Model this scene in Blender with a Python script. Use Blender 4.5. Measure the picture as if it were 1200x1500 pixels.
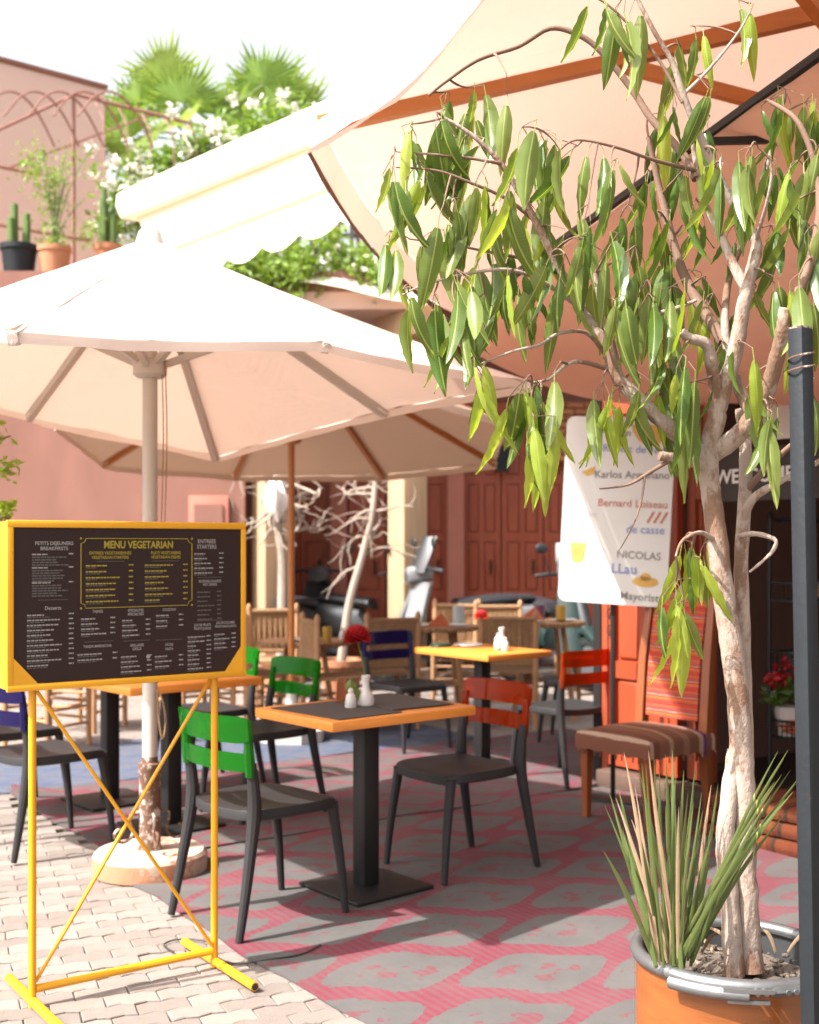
import bpy, bmesh, math, random
from mathutils import Vector, Matrix, Euler
R = math.radians
random.seed(11)
for o in list(bpy.data.objects): bpy.data.objects.remove(o)
S = bpy.context.scene
COL = S.collection

# ------------------------------------------------------------------ camera, sky, sun, exposure
F, HZ, CH = 1750.0, 800.0, 1.42           # focal length and horizon of the 1200x1500 photograph, eye height
cam = bpy.data.cameras.new('camera'); cam_o = bpy.data.objects.new('camera', cam); COL.objects.link(cam_o)
cam_o.location = (0, 0, CH); cam_o.rotation_euler = (R(90), 0, 0)
cam.sensor_fit = 'VERTICAL'; cam.sensor_height = 36; cam.lens = F / 1500 * 36
cam.shift_y = (HZ - 750) / 1500
cam.clip_end = 2000; cam.clip_start = .05
cam.dof.use_dof = True; cam.dof.focus_distance = 3.05; cam.dof.aperture_fstop = 3.4
S.camera = cam_o
SUN_AZ, SUN_EL = R(28), R(51)             # direction the light travels in plan; height of the sun
w = bpy.data.worlds.new('World'); S.world = w; w.use_nodes = True
nt = w.node_tree
sky = nt.nodes.new('ShaderNodeTexSky'); sky.sky_type = 'NISHITA'; sky.sun_disc = False
sky.sun_elevation = SUN_EL; sky.sun_rotation = math.atan2(-math.cos(SUN_AZ), -math.sin(SUN_AZ))
sky.air_density = 1.0; sky.dust_density = 6.0; sky.ozone_density = .6
bg = nt.nodes['Background']; bg.inputs['Strength'].default_value = .1
hz = nt.nodes.new('ShaderNodeHueSaturation'); hz.inputs['Saturation'].default_value = .22; hz.inputs['Value'].default_value = 1.7
nt.links.new(sky.outputs[0], hz.inputs['Color']); nt.links.new(hz.outputs[0], bg.inputs[0])      # pale, hazy noon sky
sl = bpy.data.lights.new('sun', 'SUN'); sl.energy = 5.0; sl.angle = R(.5); sl.color = (1, .955, .90)
so = bpy.data.objects.new('sun', sl); COL.objects.link(so)
ldir = Vector((math.cos(SUN_AZ)*math.cos(SUN_EL), math.sin(SUN_AZ)*math.cos(SUN_EL), -math.sin(SUN_EL)))
so.rotation_euler = ldir.to_track_quat('-Z', 'Y').to_euler(); so.location = (-6, -4, 9)
vs = S.view_settings; vs.view_transform = 'Standard'; vs.look = 'None'; vs.gamma = 1; vs.exposure = 1.35
vs.use_curve_mapping = False

def P(px, py, d):                          # a point seen at a photograph pixel, d metres away
    return Vector(((px-600)/F*d, d, CH-(py-HZ)/F*d))
def G(px, py, z=0.0):                      # the same on a level z
    d = F*(CH-z)/(py-HZ); return Vector(((px-600)/F*d, d, z))

# ------------------------------------------------------------------ materials
M = {}
def _nodes(name):
    m = bpy.data.materials.new(name); m.use_nodes = True; t = m.node_tree
    M[name] = m; return m, t, t.nodes['Principled BSDF']
def L(t, a, b): t.links.new(a, b)
def mixc(t, fac, a, b, mode='MIX'):
    n = t.nodes.new('ShaderNodeMix'); n.data_type = 'RGBA'; n.blend_type = mode
    if hasattr(fac, 'links'): L(t, fac, n.inputs[0])
    else: n.inputs[0].default_value = fac
    for i, v in ((6, a), (7, b)):
        if hasattr(v, 'links'): L(t, v, n.inputs[i])
        else: n.inputs[i].default_value = (*v, 1)
    return n.outputs[2]
def math_n(t, op, a, b=None, c=None, clamp=False):
    n = t.nodes.new('ShaderNodeMath'); n.operation = op; n.use_clamp = clamp
    for i, v in enumerate((a, b, c)):
        if v is None: continue
        if hasattr(v, 'links'): L(t, v, n.inputs[i])
        else: n.inputs[i].default_value = v
    return n.outputs[0]
def noise(t, scale, detail=4, vec=None, rough=.55, dist=0):
    n = t.nodes.new('ShaderNodeTexNoise'); n.inputs['Scale'].default_value = scale; n.inputs['Detail'].default_value = detail
    n.inputs['Roughness'].default_value = rough; n.inputs['Distortion'].default_value = dist
    if vec is not None: L(t, vec, n.inputs['Vector'])
    return n.outputs['Fac']
def coords(t, scale=(1, 1, 1), kind='Object'):
    tc = t.nodes.new('ShaderNodeTexCoord'); mp = t.nodes.new('ShaderNodeMapping')
    mp.inputs['Scale'].default_value = scale; L(t, tc.outputs[kind], mp.inputs['Vector']); return mp.outputs[0]
def ramp(t, fac, stops):
    n = t.nodes.new('ShaderNodeValToRGB'); L(t, fac, n.inputs[0]); e = n.color_ramp.elements
    while len(e) < len(stops): e.new(.5)
    for k, (p, c) in enumerate(stops): e[k].position = p; e[k].color = (*c, 1)
    return n.outputs[0]
def bump(t, b, h, strength, dist=.01):
    n = t.nodes.new('ShaderNodeBump'); n.inputs['Strength'].default_value = strength; n.inputs['Distance'].default_value = dist
    L(t, h, n.inputs['Height']); L(t, n.outputs[0], b.inputs['Normal'])
def mul(c, k): return tuple(min(1, x*k) for x in c)
def mat(name, col, rough=.6, var=.2, scale=9, bmp=.15, metal=0, stretch=(1, 1, 1), spots=None, rnd=0, spec=.5):
    m, t, b = _nodes(name); v = coords(t, stretch); col = mul(col, .76)
    if spots: spots = (mul(spots[0], .76), *spots[1:])
    c = mixc(t, noise(t, scale, 5, v), mul(col, 1-var), mul(col, 1+var))
    if spots:
        f = ramp(t, noise(t, spots[2], 6, v, .7), [(spots[1], (0, 0, 0)), (min(1, spots[1]+.06), (1, 1, 1))])
        c = mixc(t, f, c, spots[0])
    if rnd:
        oi = t.nodes.new('ShaderNodeObjectInfo'); hs = t.nodes.new('ShaderNodeHueSaturation')
        L(t, math_n(t, 'MULTIPLY_ADD', oi.outputs['Random'], rnd*2, 1-rnd), hs.inputs['Value']); L(t, c, hs.inputs['Color']); c = hs.outputs[0]
    L(t, c, b.inputs['Base Color']); b.inputs['Roughness'].default_value = rough; b.inputs['Metallic'].default_value = metal
    b.inputs['Specular IOR Level'].default_value = spec
    if bmp: bump(t, b, noise(t, scale*6, 6, v), bmp, .004)
    return m
def fabric(name, col, trans=.4, wr=.25, scale=3.0):
    m, t, b = _nodes(name); v = coords(t)
    out = t.nodes['Material Output']; t.nodes.remove(b)
    c = mixc(t, noise(t, 1.3, 4, v), mul(col, .9), mul(col, 1.06))
    st = ramp(t, noise(t, 2.1, 7, v, .68), [(.58, (0, 0, 0)), (.72, (1, 1, 1))])
    c = mixc(t, math_n(t, 'MULTIPLY', st, .25), c, mul(col, .72))
    d = t.nodes.new('ShaderNodeBsdfDiffuse'); tr = t.nodes.new('ShaderNodeBsdfTranslucent'); mx = t.nodes.new('ShaderNodeMixShader')
    L(t, c, d.inputs[0]); L(t, mixc(t, .45, c, (1.0, .62, .42), 'MULTIPLY'), tr.inputs[0]); mx.inputs[0].default_value = trans
    L(t, d.outputs[0], mx.inputs[1]); L(t, tr.outputs[0], mx.inputs[2]); L(t, mx.outputs[0], out.inputs[0])
    bn = t.nodes.new('ShaderNodeBump'); bn.inputs['Strength'].default_value = wr; bn.inputs['Distance'].default_value = .045
    L(t, noise(t, scale, 5, v, .6, .8), bn.inputs['Height']); L(t, bn.outputs[0], d.inputs['Normal']); L(t, bn.outputs[0], tr.inputs['Normal'])
    return m
def plastic(name, col):
    m, t, b = _nodes(name); out = t.nodes['Material Output']
    b.inputs['Base Color'].default_value = (*col, 1); b.inputs['Roughness'].default_value = .06; b.inputs['Coat Weight'].default_value = .6
    tr = t.nodes.new('ShaderNodeBsdfTranslucent'); tr.inputs[0].default_value = (*mul(col, 1.3), 1)
    tp = t.nodes.new('ShaderNodeBsdfTransparent'); tp.inputs[0].default_value = (*[min(1, x*1.25+.03) for x in col], 1)
    a = t.nodes.new('ShaderNodeMixShader'); a.inputs[0].default_value = .35
    L(t, b.outputs[0], a.inputs[1]); L(t, tr.outputs[0], a.inputs[2])
    c = t.nodes.new('ShaderNodeMixShader'); c.inputs[0].default_value = .62
    L(t, a.outputs[0], c.inputs[1]); L(t, tp.outputs[0], c.inputs[2]); L(t, c.outputs[0], out.inputs[0])
    return m
def leafmat(name, col, back, trans=.45, rough=.45, rnd=.25):
    m, t, b = _nodes(name); out = t.nodes['Material Output']; v = coords(t)
    oi = t.nodes.new('ShaderNodeObjectInfo')
    c = mixc(t, oi.outputs['Random'], col, back)
    sx = t.nodes.new('ShaderNodeSeparateXYZ'); L(t, v, sx.inputs[0])
    rib = math_n(t, 'LESS_THAN', math_n(t, 'ABSOLUTE', sx.outputs[0]), .0013)
    vein = t.nodes.new('ShaderNodeTexWave'); vein.inputs['Scale'].default_value = 55; vein.bands_direction = 'Z'; L(t, v, vein.inputs['Vector'])
    c = mixc(t, math_n(t, 'MULTIPLY', vein.outputs['Fac'], .05), c, mul(back, 1.6))
    c = mixc(t, math_n(t, 'MULTIPLY', rib, .7), c, (.42, .48, .14))
    c = mixc(t, math_n(t, 'MULTIPLY', ramp(t, noise(t, 30, 4, v), [(.66, (0, 0, 0)), (.75, (1, 1, 1))]), .5), c, (.3, .2, .05))
    L(t, c, b.inputs['Base Color']); b.inputs['Roughness'].default_value = rough; b.inputs['Specular IOR Level'].default_value = .55
    tr = t.nodes.new('ShaderNodeBsdfTranslucent'); L(t, mixc(t, .6, c, (1.0, .95, .12), 'MULTIPLY'), tr.inputs[0])
    g = t.nodes.new('ShaderNodeMixShader'); g.inputs[0].default_value = trans
    L(t, b.outputs[0], g.inputs[1]); L(t, tr.outputs[0], g.inputs[2]); L(t, g.outputs[0], out.inputs[0])
    return m
def rugmat(name, base, line, cell, fade):
    m, t, b = _nodes(name); v = coords(t); s = t.nodes.new('ShaderNodeSeparateXYZ')
    wob = t.nodes.new('ShaderNodeTexNoise'); wob.inputs['Scale'].default_value = 3.5; wob.inputs['Detail'].default_value = 3; L(t, v, wob.inputs['Vector'])
    va = t.nodes.new('ShaderNodeVectorMath'); va.operation = 'MULTIPLY_ADD'; L(t, wob.outputs['Color'], va.inputs[0])
    va.inputs[1].default_value = (.07, .07, 0); L(t, v, va.inputs[2]); L(t, va.outputs[0], s.inputs[0])
    x = math_n(t, 'MULTIPLY', s.outputs[0], 2*math.pi/cell[0]); y = math_n(t, 'MULTIPLY', s.outputs[1], 2*math.pi/cell[1])
    x = math_n(t, 'ADD', x, math_n(t, 'MULTIPLY', math_n(t, 'SINE', math_n(t, 'MULTIPLY', y, 2.0)), .35))
    cx, cy = math_n(t, 'COSINE', x), math_n(t, 'COSINE', y)
    val = math_n(t, 'ADD', cx, cy)
    edge = noise(t, 60, 3, v)
    band = math_n(t, 'LESS_THAN', math_n(t, 'ABSOLUTE', math_n(t, 'ADD', val, math_n(t, 'MULTIPLY', math_n(t, 'SUBTRACT', edge, .5), .55))), .46)
    ab = math_n(t, 'ABSOLUTE', val)
    mot = math_n(t, 'MULTIPLY', math_n(t, 'GREATER_THAN', ab, 1.45), math_n(t, 'GREATER_THAN', noise(t, 11, 2, v), .53))
    hole = math_n(t, 'LESS_THAN', ab, 1.93)
    pat = math_n(t, 'MAXIMUM', band, math_n(t, 'MULTIPLY', math_n(t, 'MULTIPLY', mot, hole), .75))
    wv = t.nodes.new('ShaderNodeTexWave'); wv.inputs['Scale'].default_value = 9; wv.inputs['Distortion'].default_value = .7; wv.bands_direction = 'X'
    L(t, v, wv.inputs['Vector'])
    wv2 = t.nodes.new('ShaderNodeTexWave'); wv2.inputs['Scale'].default_value = 45; wv2.bands_direction = 'Y'; wv2.inputs['Distortion'].default_value = .8; L(t, v, wv2.inputs['Vector'])
    pat = math_n(t, 'MULTIPLY', pat, math_n(t, 'MULTIPLY_ADD', wv.outputs['Fac'], .35, .6), clamp=True)
    pat = math_n(t, 'MULTIPLY', pat, math_n(t, 'MULTIPLY_ADD', noise(t, 7, 5, v, .7), 1.7, .2, True), clamp=True)
    bc = mixc(t, noise(t, 5, 6, v, .65), mul(base, .78), mul(base, 1.2))
    bc = mixc(t, math_n(t, 'MULTIPLY', wv2.outputs['Fac'], .16), bc, mul(base, .62))
    lc = mixc(t, noise(t, 4, 5, v), mul(line, .85), fade)
    c = mixc(t, pat, bc, lc)
    dirt = ramp(t, noise(t, 1.1, 8, v, .7), [(.5, (0, 0, 0)), (.75, (1, 1, 1))])
    c = mixc(t, math_n(t, 'MULTIPLY', dirt, .4), c, (.15, .135, .125))
    spk = ramp(t, noise(t, 38, 2, v), [(.70, (0, 0, 0)), (.73, (1, 1, 1))]); c = mixc(t, math_n(t, 'MULTIPLY', spk, .5), c, (.06, .05, .045))
    L(t, c, b.inputs['Base Color']); b.inputs['Roughness'].default_value = .95; b.inputs['Specular IOR Level'].default_value = .1
    bump(t, b, math_n(t, 'ADD', math_n(t, 'ADD', wv2.outputs['Fac'], math_n(t, 'MULTIPLY', wv.outputs['Fac'], .12)), math_n(t, 'MULTIPLY', noise(t, 3, 4, v), 4)), .5, .004)
    return m
def stripemat(name, cols, scale, axis=0, nz=.02):
    m, t, b = _nodes(name); v = coords(t); s = t.nodes.new('ShaderNodeSeparateXYZ'); L(t, v, s.inputs[0])
    x = math_n(t, 'FRACT', math_n(t, 'ADD', math_n(t, 'MULTIPLY', s.outputs[axis], scale), math_n(t, 'MULTIPLY', noise(t, 9, 3, v), nz)))
    n = t.nodes.new('ShaderNodeValToRGB'); L(t, x, n.inputs[0]); n.color_ramp.interpolation = 'CONSTANT'; e = n.color_ramp.elements
    while len(e) < len(cols): e.new(.5)
    for k, (p, c) in enumerate(cols): e[k].position = p; e[k].color = (*c, 1)
    c = mixc(t, math_n(t, 'MULTIPLY', noise(t, 70, 4, v), .4), n.outputs[0], (.12, .06, .04))
    L(t, c, b.inputs['Base Color']); b.inputs['Roughness'].default_value = .95; b.inputs['Specular IOR Level'].default_value = .1
    bump(t, b, noise(t, 120, 3, v), .5, .003); return m

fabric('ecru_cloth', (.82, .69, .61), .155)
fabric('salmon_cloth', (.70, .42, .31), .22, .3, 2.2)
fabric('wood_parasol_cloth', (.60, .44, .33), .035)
fabric('cream_awning_cloth', (.86, .82, .70), .4)
mat('fringe_brown', (.19, .10, .07), .9, .3, 60)
mat('wood_orange', (.50, .17, .035), .42, .22, 5, .2, stretch=(1, 1, 8))
mat('teak_orange', (.92, .33, .05), .38, .25, 4, .12, stretch=(1.2, 9, 9), rnd=.1)
mat('painted_alu', (.62, .55, .48), .4, .08, 6, .05)
mat('rust_iron', (.16, .075, .04), .8, .4, 30, .6, spots=((.55, .48, .42), .52, 22))
mat('concrete', (.55, .42, .33), .9, .15, 8, .7, spots=((.42, .2, .12), .55, 7))
mat('terracotta_slab', (.48, .22, .12), .9, .2, 12, .6, spots=((.55, .42, .33), .56, 6))
mat('white_concrete', (.62, .58, .53), .9, .15, 8, .5)
mat('charcoal_plastic', (.024, .022, .023), .55, .3, 14, .12, spec=.35)
mat('black_metal', (.016, .015, .015), .5, .3, 14, .12, spec=.35)
plastic('green_plastic', (.02, .30, .018)); plastic('orange_plastic', (.52, .075, .008)); plastic('purple_plastic', (.035, .025, .17))
mat('yellow_paint', (.86, .40, .008), .38, .08, 12, .08, spots=((.45, .22, .03), .68, 24))
mat('menu_brown', (.030, .014, .012), .55, .25, 2.5, .03, spec=.25)
mat('print_yellow', (.36, .27, .02), .6, .05, 9, 0); mat('print_white', (.34, .305, .29), .6, .05, 9, 0); mat('print_grey', (.115, .095, .09), .6, .05, 9, 0)
mat('placemat', (.075, .062, .056), .8, .2, 90, .3)
mat('ceramic', (.78, .74, .70), .25, .05, 9, 0)
mat('copper', (.50, .17, .07), .35, .2, 20, .1)
mat('petal_red', (.50, .012, .014), .6, .35, 60, 0); mat('petal_pink', (.72, .07, .07), .6, .3, 60, 0)
mat('stem_green', (.10, .17, .03), .6, .2, 20, 0)
mat('paver', (.235, .193, .168), .92, .2, 26, .7, spots=((.24, .185, .145), .56, 14), rnd=.2)
mat('sand_joint', (.21, .172, .14), .95, .25, 40, .6)
mat('paving_far', (.48, .41, .34), .95, .2, 6, .6)
rugmat('rug_pink', (.098, .092, .089), (.165, .020, .036), (.74, .52), (.18, .052, .068))
rugmat('rug_pink_dense', (.10, .086, .083), (.17, .026, .044), (.5, .36), (.19, .06, .078))
rugmat('rug_blue', (.095, .10, .125), (.045, .065, .13), (.4, .3), (.08, .105, .17))
mat('steel_grey', (.017, .020, .024), .6, .3, 10, .3, spec=.25, spots=((.16, .07, .035), .69, 18))
mat('zinc', (.22, .22, .22), .4, .3, 14, .2, metal=.7)
mat('pot_orange', (.26, .078, .018), .3, .4, 5, .1, stretch=(1.5, 1.5, 10))
mat('pot_inside', (.045, .048, .05), .5, .4, 12, .2)
mat('soil', (.14, .105, .08), .95, .45, 40, 1.0, spots=((.34, .29, .24), .6, 34))
mat('bark', (.42, .32, .26), .88, .3, 22, 1.0, stretch=(1, 1, .55), spots=((.24, .135, .085), .5, 6))
mat('twig_brown', (.21, .12, .08), .8, .25, 30, .3)
leafmat('leaf_green', (.07, .135, .018), (.19, .235, .055), .45, .34); leafmat('leaf_young', (.26, .36, .03), (.36, .42, .06), .5)
leafmat('blade_green', (.05, .08, .014), (.12, .14, .04), .2)
mat('blade_dry', (.34, .22, .13), .8, .25, 30, .1)
leafmat('bougain_leaf', (.16, .27, .035), (.26, .36, .06), .45); mat('bougain_white', (.95, .93, .82), .7, .08, 20, 0)
leafmat('palm_leaf', (.20, .31, .07), (.30, .40, .12), .5); mat('palm_trunk', (.26, .18, .12), .9, .3, 14, .8)
mat('pink_plaster', (.27, .125, .092), .93, .3, 2.6, .4, stretch=(1, 1, .35), spots=((.24, .10, .07), .62, 2.2))
mat('pale_plaster', (.74, .52, .44), .93, .1, 1.2, .2)
mat('red_door', (.34, .064, .022), .5, .3, 4, .25, stretch=(6, 6, .8))
mat('bright_red_door', (.40, .062, .018), .5, .2, 4, .2, stretch=(6, 6, .8))
mat('cedar_pillar', (.52, .34, .20), .8, .25, 4, .3, stretch=(6, 6, .6))
mat('pink_pilaster', (.46, .17, .12), .9, .15, 4, .3)
mat('raw_wood', (.46, .24, .11), .75, .25, 8, .3, stretch=(3, 3, .7)); mat('rope_weave', (.34, .19, .09), .9, .35, 40, .6)
mat('pale_branch', (.42, .335, .27), .85, .15, 12, .5); mat('terracotta', (.52, .22, .11), .85, .15, 8, .3)
mat('white_bag', (.85, .80, .76), .5, .06, 5, .3)
mat('scooter_white', (.24, .245, .25), .3, .05, 5, 0); mat('scooter_silver', (.16, .165, .17), .3, .1, 6, 0, metal=.4); mat('scooter_green', (.014, .034, .03), .4, .3, 9, 0)
mat('tyre', (.02, .02, .02), .8, .2, 20, .2); mat('dark_vinyl', (.03, .03, .034), .45, .2, 12, .1); mat('red_lens', (.6, .02, .015), .2, .1, 9, 0); mat('amber_lens', (.7, .2, .02), .2, .1, 9, 0)
mat('sign_white', (.76, .74, .70), .5, .05, 3, .05); mat('ink_black', (.22, .21, .20), .8, .2, 30, 0); mat('ink_blue', (.24, .30, .56), .8, .2, 30, 0); mat('ink_red', (.55, .20, .13), .8, .2, 30, 0); mat('ink_ochre', (.66, .40, .10), .8, .3, 20, 0); mat('ink_glare', (.62, .60, .58), .8, .1, 30, 0)  # sun glare on the sign put into paler lettering inks, the last palest
mat('chair_wood', (.30, .085, .025), .4, .3, 6, .15, stretch=(4, 4, .7))
stripemat('seat_kilim', [(0, (.17, .075, .045)), (.16, (.34, .2, .13)), (.22, (.19, .085, .05)), (.38, (.14, .055, .035)), (.48, (.42, .3, .22)), (.53, (.17, .07, .045)), (.62, (.10, .03, .16)), (.67, (.38, .25, .18)), (.74, (.16, .07, .045)), (.9, (.24, .12, .08))], 2.1, 1)
stripemat('back_kilim', [(0, (.46, .05, .03)), (.1, (.05, .03, .04)), (.14, (.5, .07, .04)), (.3, (.45, .2, .03)), (.36, (.42, .045, .03)), (.5, (.45, .38, .3)), (.54, (.09, .03, .05)), (.6, (.48, .06, .035)), (.75, (.05, .05, .1)), (.79, (.5, .12, .03)), (.88, (.42, .04, .03))], 12, 2, .22)
stripemat('floor_kilim', [(0, (.11, .022, .01)), (.2, (.03, .01, .008)), (.28, (.15, .04, .012)), (.5, (.09, .018, .008)), (.62, (.02, .014, .01)), (.7, (.12, .028, .01))], 4, 0, .1)
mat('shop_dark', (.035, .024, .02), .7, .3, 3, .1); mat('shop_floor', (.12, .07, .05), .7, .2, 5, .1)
mat('brick_orange', (.42, .17, .08), .9, .25, 14, .5, rnd=.15); mat('notice_white', (.66, .6, .55), .6, .05, 9, 0)
mat('glass_cup', (.55, .6, .6), .1, .05, 9, 0); mat('cup_purple', (.16, .05, .12), .4, .1, 9, 0); mat('cup_ochre', (.55, .33, .05), .4, .1, 9, 0)
mat('napkin_green', (.03, .10, .07), .8, .2, 20, .2); mat('napkin_rust', (.5, .12, .04), .8, .2, 20, .2)
mat('white_letter', (.85, .82, .78), .5, .03, 9, 0); mat('trellis_red', (.30, .13, .10), .7, .25, 14, .2); mat('lattice_dark', (.05, .05, .045), .8, .2, 8, .1)
mat('cable_black', (.03, .026, .024), .6, .1, 9, 0); mat('roof_tile', (.30, .17, .11), .9, .25, 10, .4)

# ------------------------------------------------------------------ mesh helpers
class MB:
    def __init__(s): s.v = []; s.f = []
    def add(s, vs_, fs):
        n = len(s.v); s.v += [tuple(x) for x in vs_]; s.f += [tuple(i+n for i in f) for f in fs]; return s
    def box(s, x0, x1, y0, y1, z0, z1, mt=None, ch=0):
        if ch:
            c = min(ch, (x1-x0)/2.01, (y1-y0)/2.01, (z1-z0)/2.01)
            bm = bmesh.new(); bmesh.ops.create_cube(bm, size=1)
            for q in bm.verts: q.co = Vector(((x0+x1)/2+q.co.x*(x1-x0), (y0+y1)/2+q.co.y*(y1-y0), (z0+z1)/2+q.co.z*(z1-z0)))
            bmesh.ops.bevel(bm, geom=list(bm.edges), offset=c, segments=2, affect='EDGES', profile=.5)
            bm.verts.index_update()
            vv = [q.co.copy() for q in bm.verts]; ff = [[q.index for q in f.verts] for f in bm.faces]; bm.free()
        else:
            vv = [Vector((x, y, z)) for z in (z0, z1) for y in (y0, y1) for x in (x0, x1)]
            ff = [(0, 2, 3, 1), (4, 5, 7, 6), (0, 1, 5, 4), (2, 6, 7, 3), (0, 4, 6, 2), (1, 3, 7, 5)]
        if mt is not None: vv = [mt @ q for q in vv]
        return s.add(vv, ff)
    def tube(s, pts, rad, n=8, cap=True, flat=None):
        pts = [Vector(p) for p in pts]; m = len(pts)
        if not hasattr(rad, '__len__'): rad = [rad]*m
        T0 = (pts[1]-pts[0]).normalized()
        up = Vector((0, 0, 1)) if abs(T0.z) < .9 else Vector((1, 0, 0))
        N = (up - T0*up.dot(T0)).normalized(); rings = []
        for i in range(m):
            T = (pts[min(i+1, m-1)]-pts[max(i-1, 0)]).normalized()
            N = (N-T*N.dot(T)); N = N.normalized() if N.length > 1e-6 else T.orthogonal().normalized(); B = T.cross(N)
            rings.append([pts[i]+(N*math.cos(2*math.pi*(k+.5)/n)*(flat or 1)+B*math.sin(2*math.pi*(k+.5)/n))*rad[i] for k in range(n)])
        fs = [(i*n+k, i*n+(k+1) % n, (i+1)*n+(k+1) % n, (i+1)*n+k) for i in range(m-1) for k in range(n)]
        if cap: fs += [tuple(range(n-1, -1, -1)), tuple((m-1)*n+k for k in range(n))]
        return s.add([p for r in rings for p in r], fs)
    def lathe(s, prof, n=24, c=(0, 0, 0), cap=True):
        vv = [(c[0]+r*math.cos(2*math.pi*k/n), c[1]+r*math.sin(2*math.pi*k/n), c[2]+z) for r, z in prof for k in range(n)]
        fs = [(i*n+k, i*n+(k+1) % n, (i+1)*n+(k+1) % n, (i+1)*n+k) for i in range(len(prof)-1) for k in range(n)]
        if cap: fs += [tuple(range(n-1, -1, -1)), tuple((len(prof)-1)*n+k for k in range(n))]
        return s.add(vv, fs)
    def ball(s, c, r, n=10, sq=(1, 1, 1)):
        pr = [(max(.001, math.sin(math.pi*i/6))*r, -math.cos(math.pi*i/6)*r) for i in range(7)]
        k = len(s.v); s.lathe(pr, n)
        for i in range(k, len(s.v)): v = s.v[i]; s.v[i] = (c[0]+v[0]*sq[0], c[1]+v[1]*sq[1], c[2]+v[2]*sq[2])
        return s
    def grid(s, fn, nu, nv, wrap=False):
        vv = [fn(i/nu, j/nv) for j in range(nv+1) for i in range(nu+1)]
        return s.add(vv, [(j*(nu+1)+i, j*(nu+1)+i+1, (j+1)*(nu+1)+i+1, (j+1)*(nu+1)+i) for j in range(nv) for i in range(nu)])
    def prism(s, poly, z0, z1):
        n = len(poly); vv = [(x, y, z0) for x, y in poly]+[(x, y, z1) for x, y in poly]
        return s.add(vv, [tuple(range(n-1, -1, -1)), tuple(range(n, 2*n))]+[(k, (k+1) % n, n+(k+1) % n, n+k) for k in range(n)])
    def xf(s, mt, start=0):
        for i in range(start, len(s.v)): s.v[i] = tuple(mt @ Vector(s.v[i]))
        return s
    def mesh(s, name, m, smooth=True, ang=35):
        me = bpy.data.meshes.new(name); me.from_pydata(s.v, [], s.f); me.materials.append(M[m]); me.update()
        if smooth:
            me.polygons.foreach_set('use_smooth', [True]*len(me.polygons))
            me.set_sharp_from_angle(angle=R(ang))
        return me
    def build(s, name, m, parent=None, smooth=True, ang=35):
        return link(name, s.mesh(name, m, smooth, ang), parent)
def link(name, me, parent=None, loc=None, rot=None, scale=None):
    o = bpy.data.objects.new(name, me); COL.objects.link(o); o.parent = parent
    if loc is not None: o.location = loc
    if rot is not None: o.rotation_euler = rot
    if scale is not None: o.scale = scale
    return o
def tag(o, label=None, cat=None, group=None, kind=None):
    if label: o['label'] = label
    if cat: o['category'] = cat
    if group: o['group'] = group
    if kind: o['kind'] = kind
    return o
def thing(name, label, cat, loc=(0, 0, 0), rz=0, group=None):
    o = link(name, None, None, loc, (0, 0, rz)); o.empty_display_size = .1
    return tag(o, label, cat, group)
def kids(o): return [c for c in COL.objects if c.parent == o]
def copy_tree(o, parent=None):
    ch = kids(o); c = o.copy(); COL.objects.link(c); c.parent = parent
    for k in ch: copy_tree(k, c)
    return c
def bez(a, b, c, n=8):
    a, b, c = Vector(a), Vector(b), Vector(c)
    return [a*(1-t)**2+b*2*t*(1-t)+c*t*t for t in [i/n for i in range(n+1)]]
def smooth_path(pts, sub=4):
    pts = [Vector(p) for p in pts]; out = []
    for i in range(len(pts)-1):
        p0, p1, p2, p3 = pts[max(i-1, 0)], pts[i], pts[i+1], pts[min(i+2, len(pts)-1)]
        for k in range(sub):
            t = k/sub
            out.append(.5*((2*p1)+(p2-p0)*t+(2*p0-5*p1+4*p2-p3)*t*t+(3*p1-p0-3*p2+p3)*t**3))
    out.append(pts[-1]); return out
def text_mesh(s, size, bold=.0, align='CENTER'):
    cu = bpy.data.curves.new('lettering', 'FONT'); cu.body = s; cu.size = size; cu.offset = bold*size; cu.align_x = align; cu.align_y = 'CENTER'
    cu.resolution_u = 3
    o = bpy.data.objects.new('lettering', cu); COL.objects.link(o)
    me = bpy.data.meshes.new_from_object(o.evaluated_get(bpy.context.evaluated_depsgraph_get()))
    bpy.data.objects.remove(o); bpy.data.curves.remove(cu); return me
def lettering(s, size, m, parent, loc, rot=(R(90), 0, 0), bold=0, align='CENTER', scale=(1, 1, 1)):
    me = text_mesh(s, size, bold, align); me.materials.clear(); me.materials.append(M[m])
    return link('lettering', me, parent, loc, rot, scale)

U35 = R(35); uu = Vector((math.cos(U35), math.sin(U35), 0)); vv_ = Vector((-math.sin(U35), math.cos(U35), 0))
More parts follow.
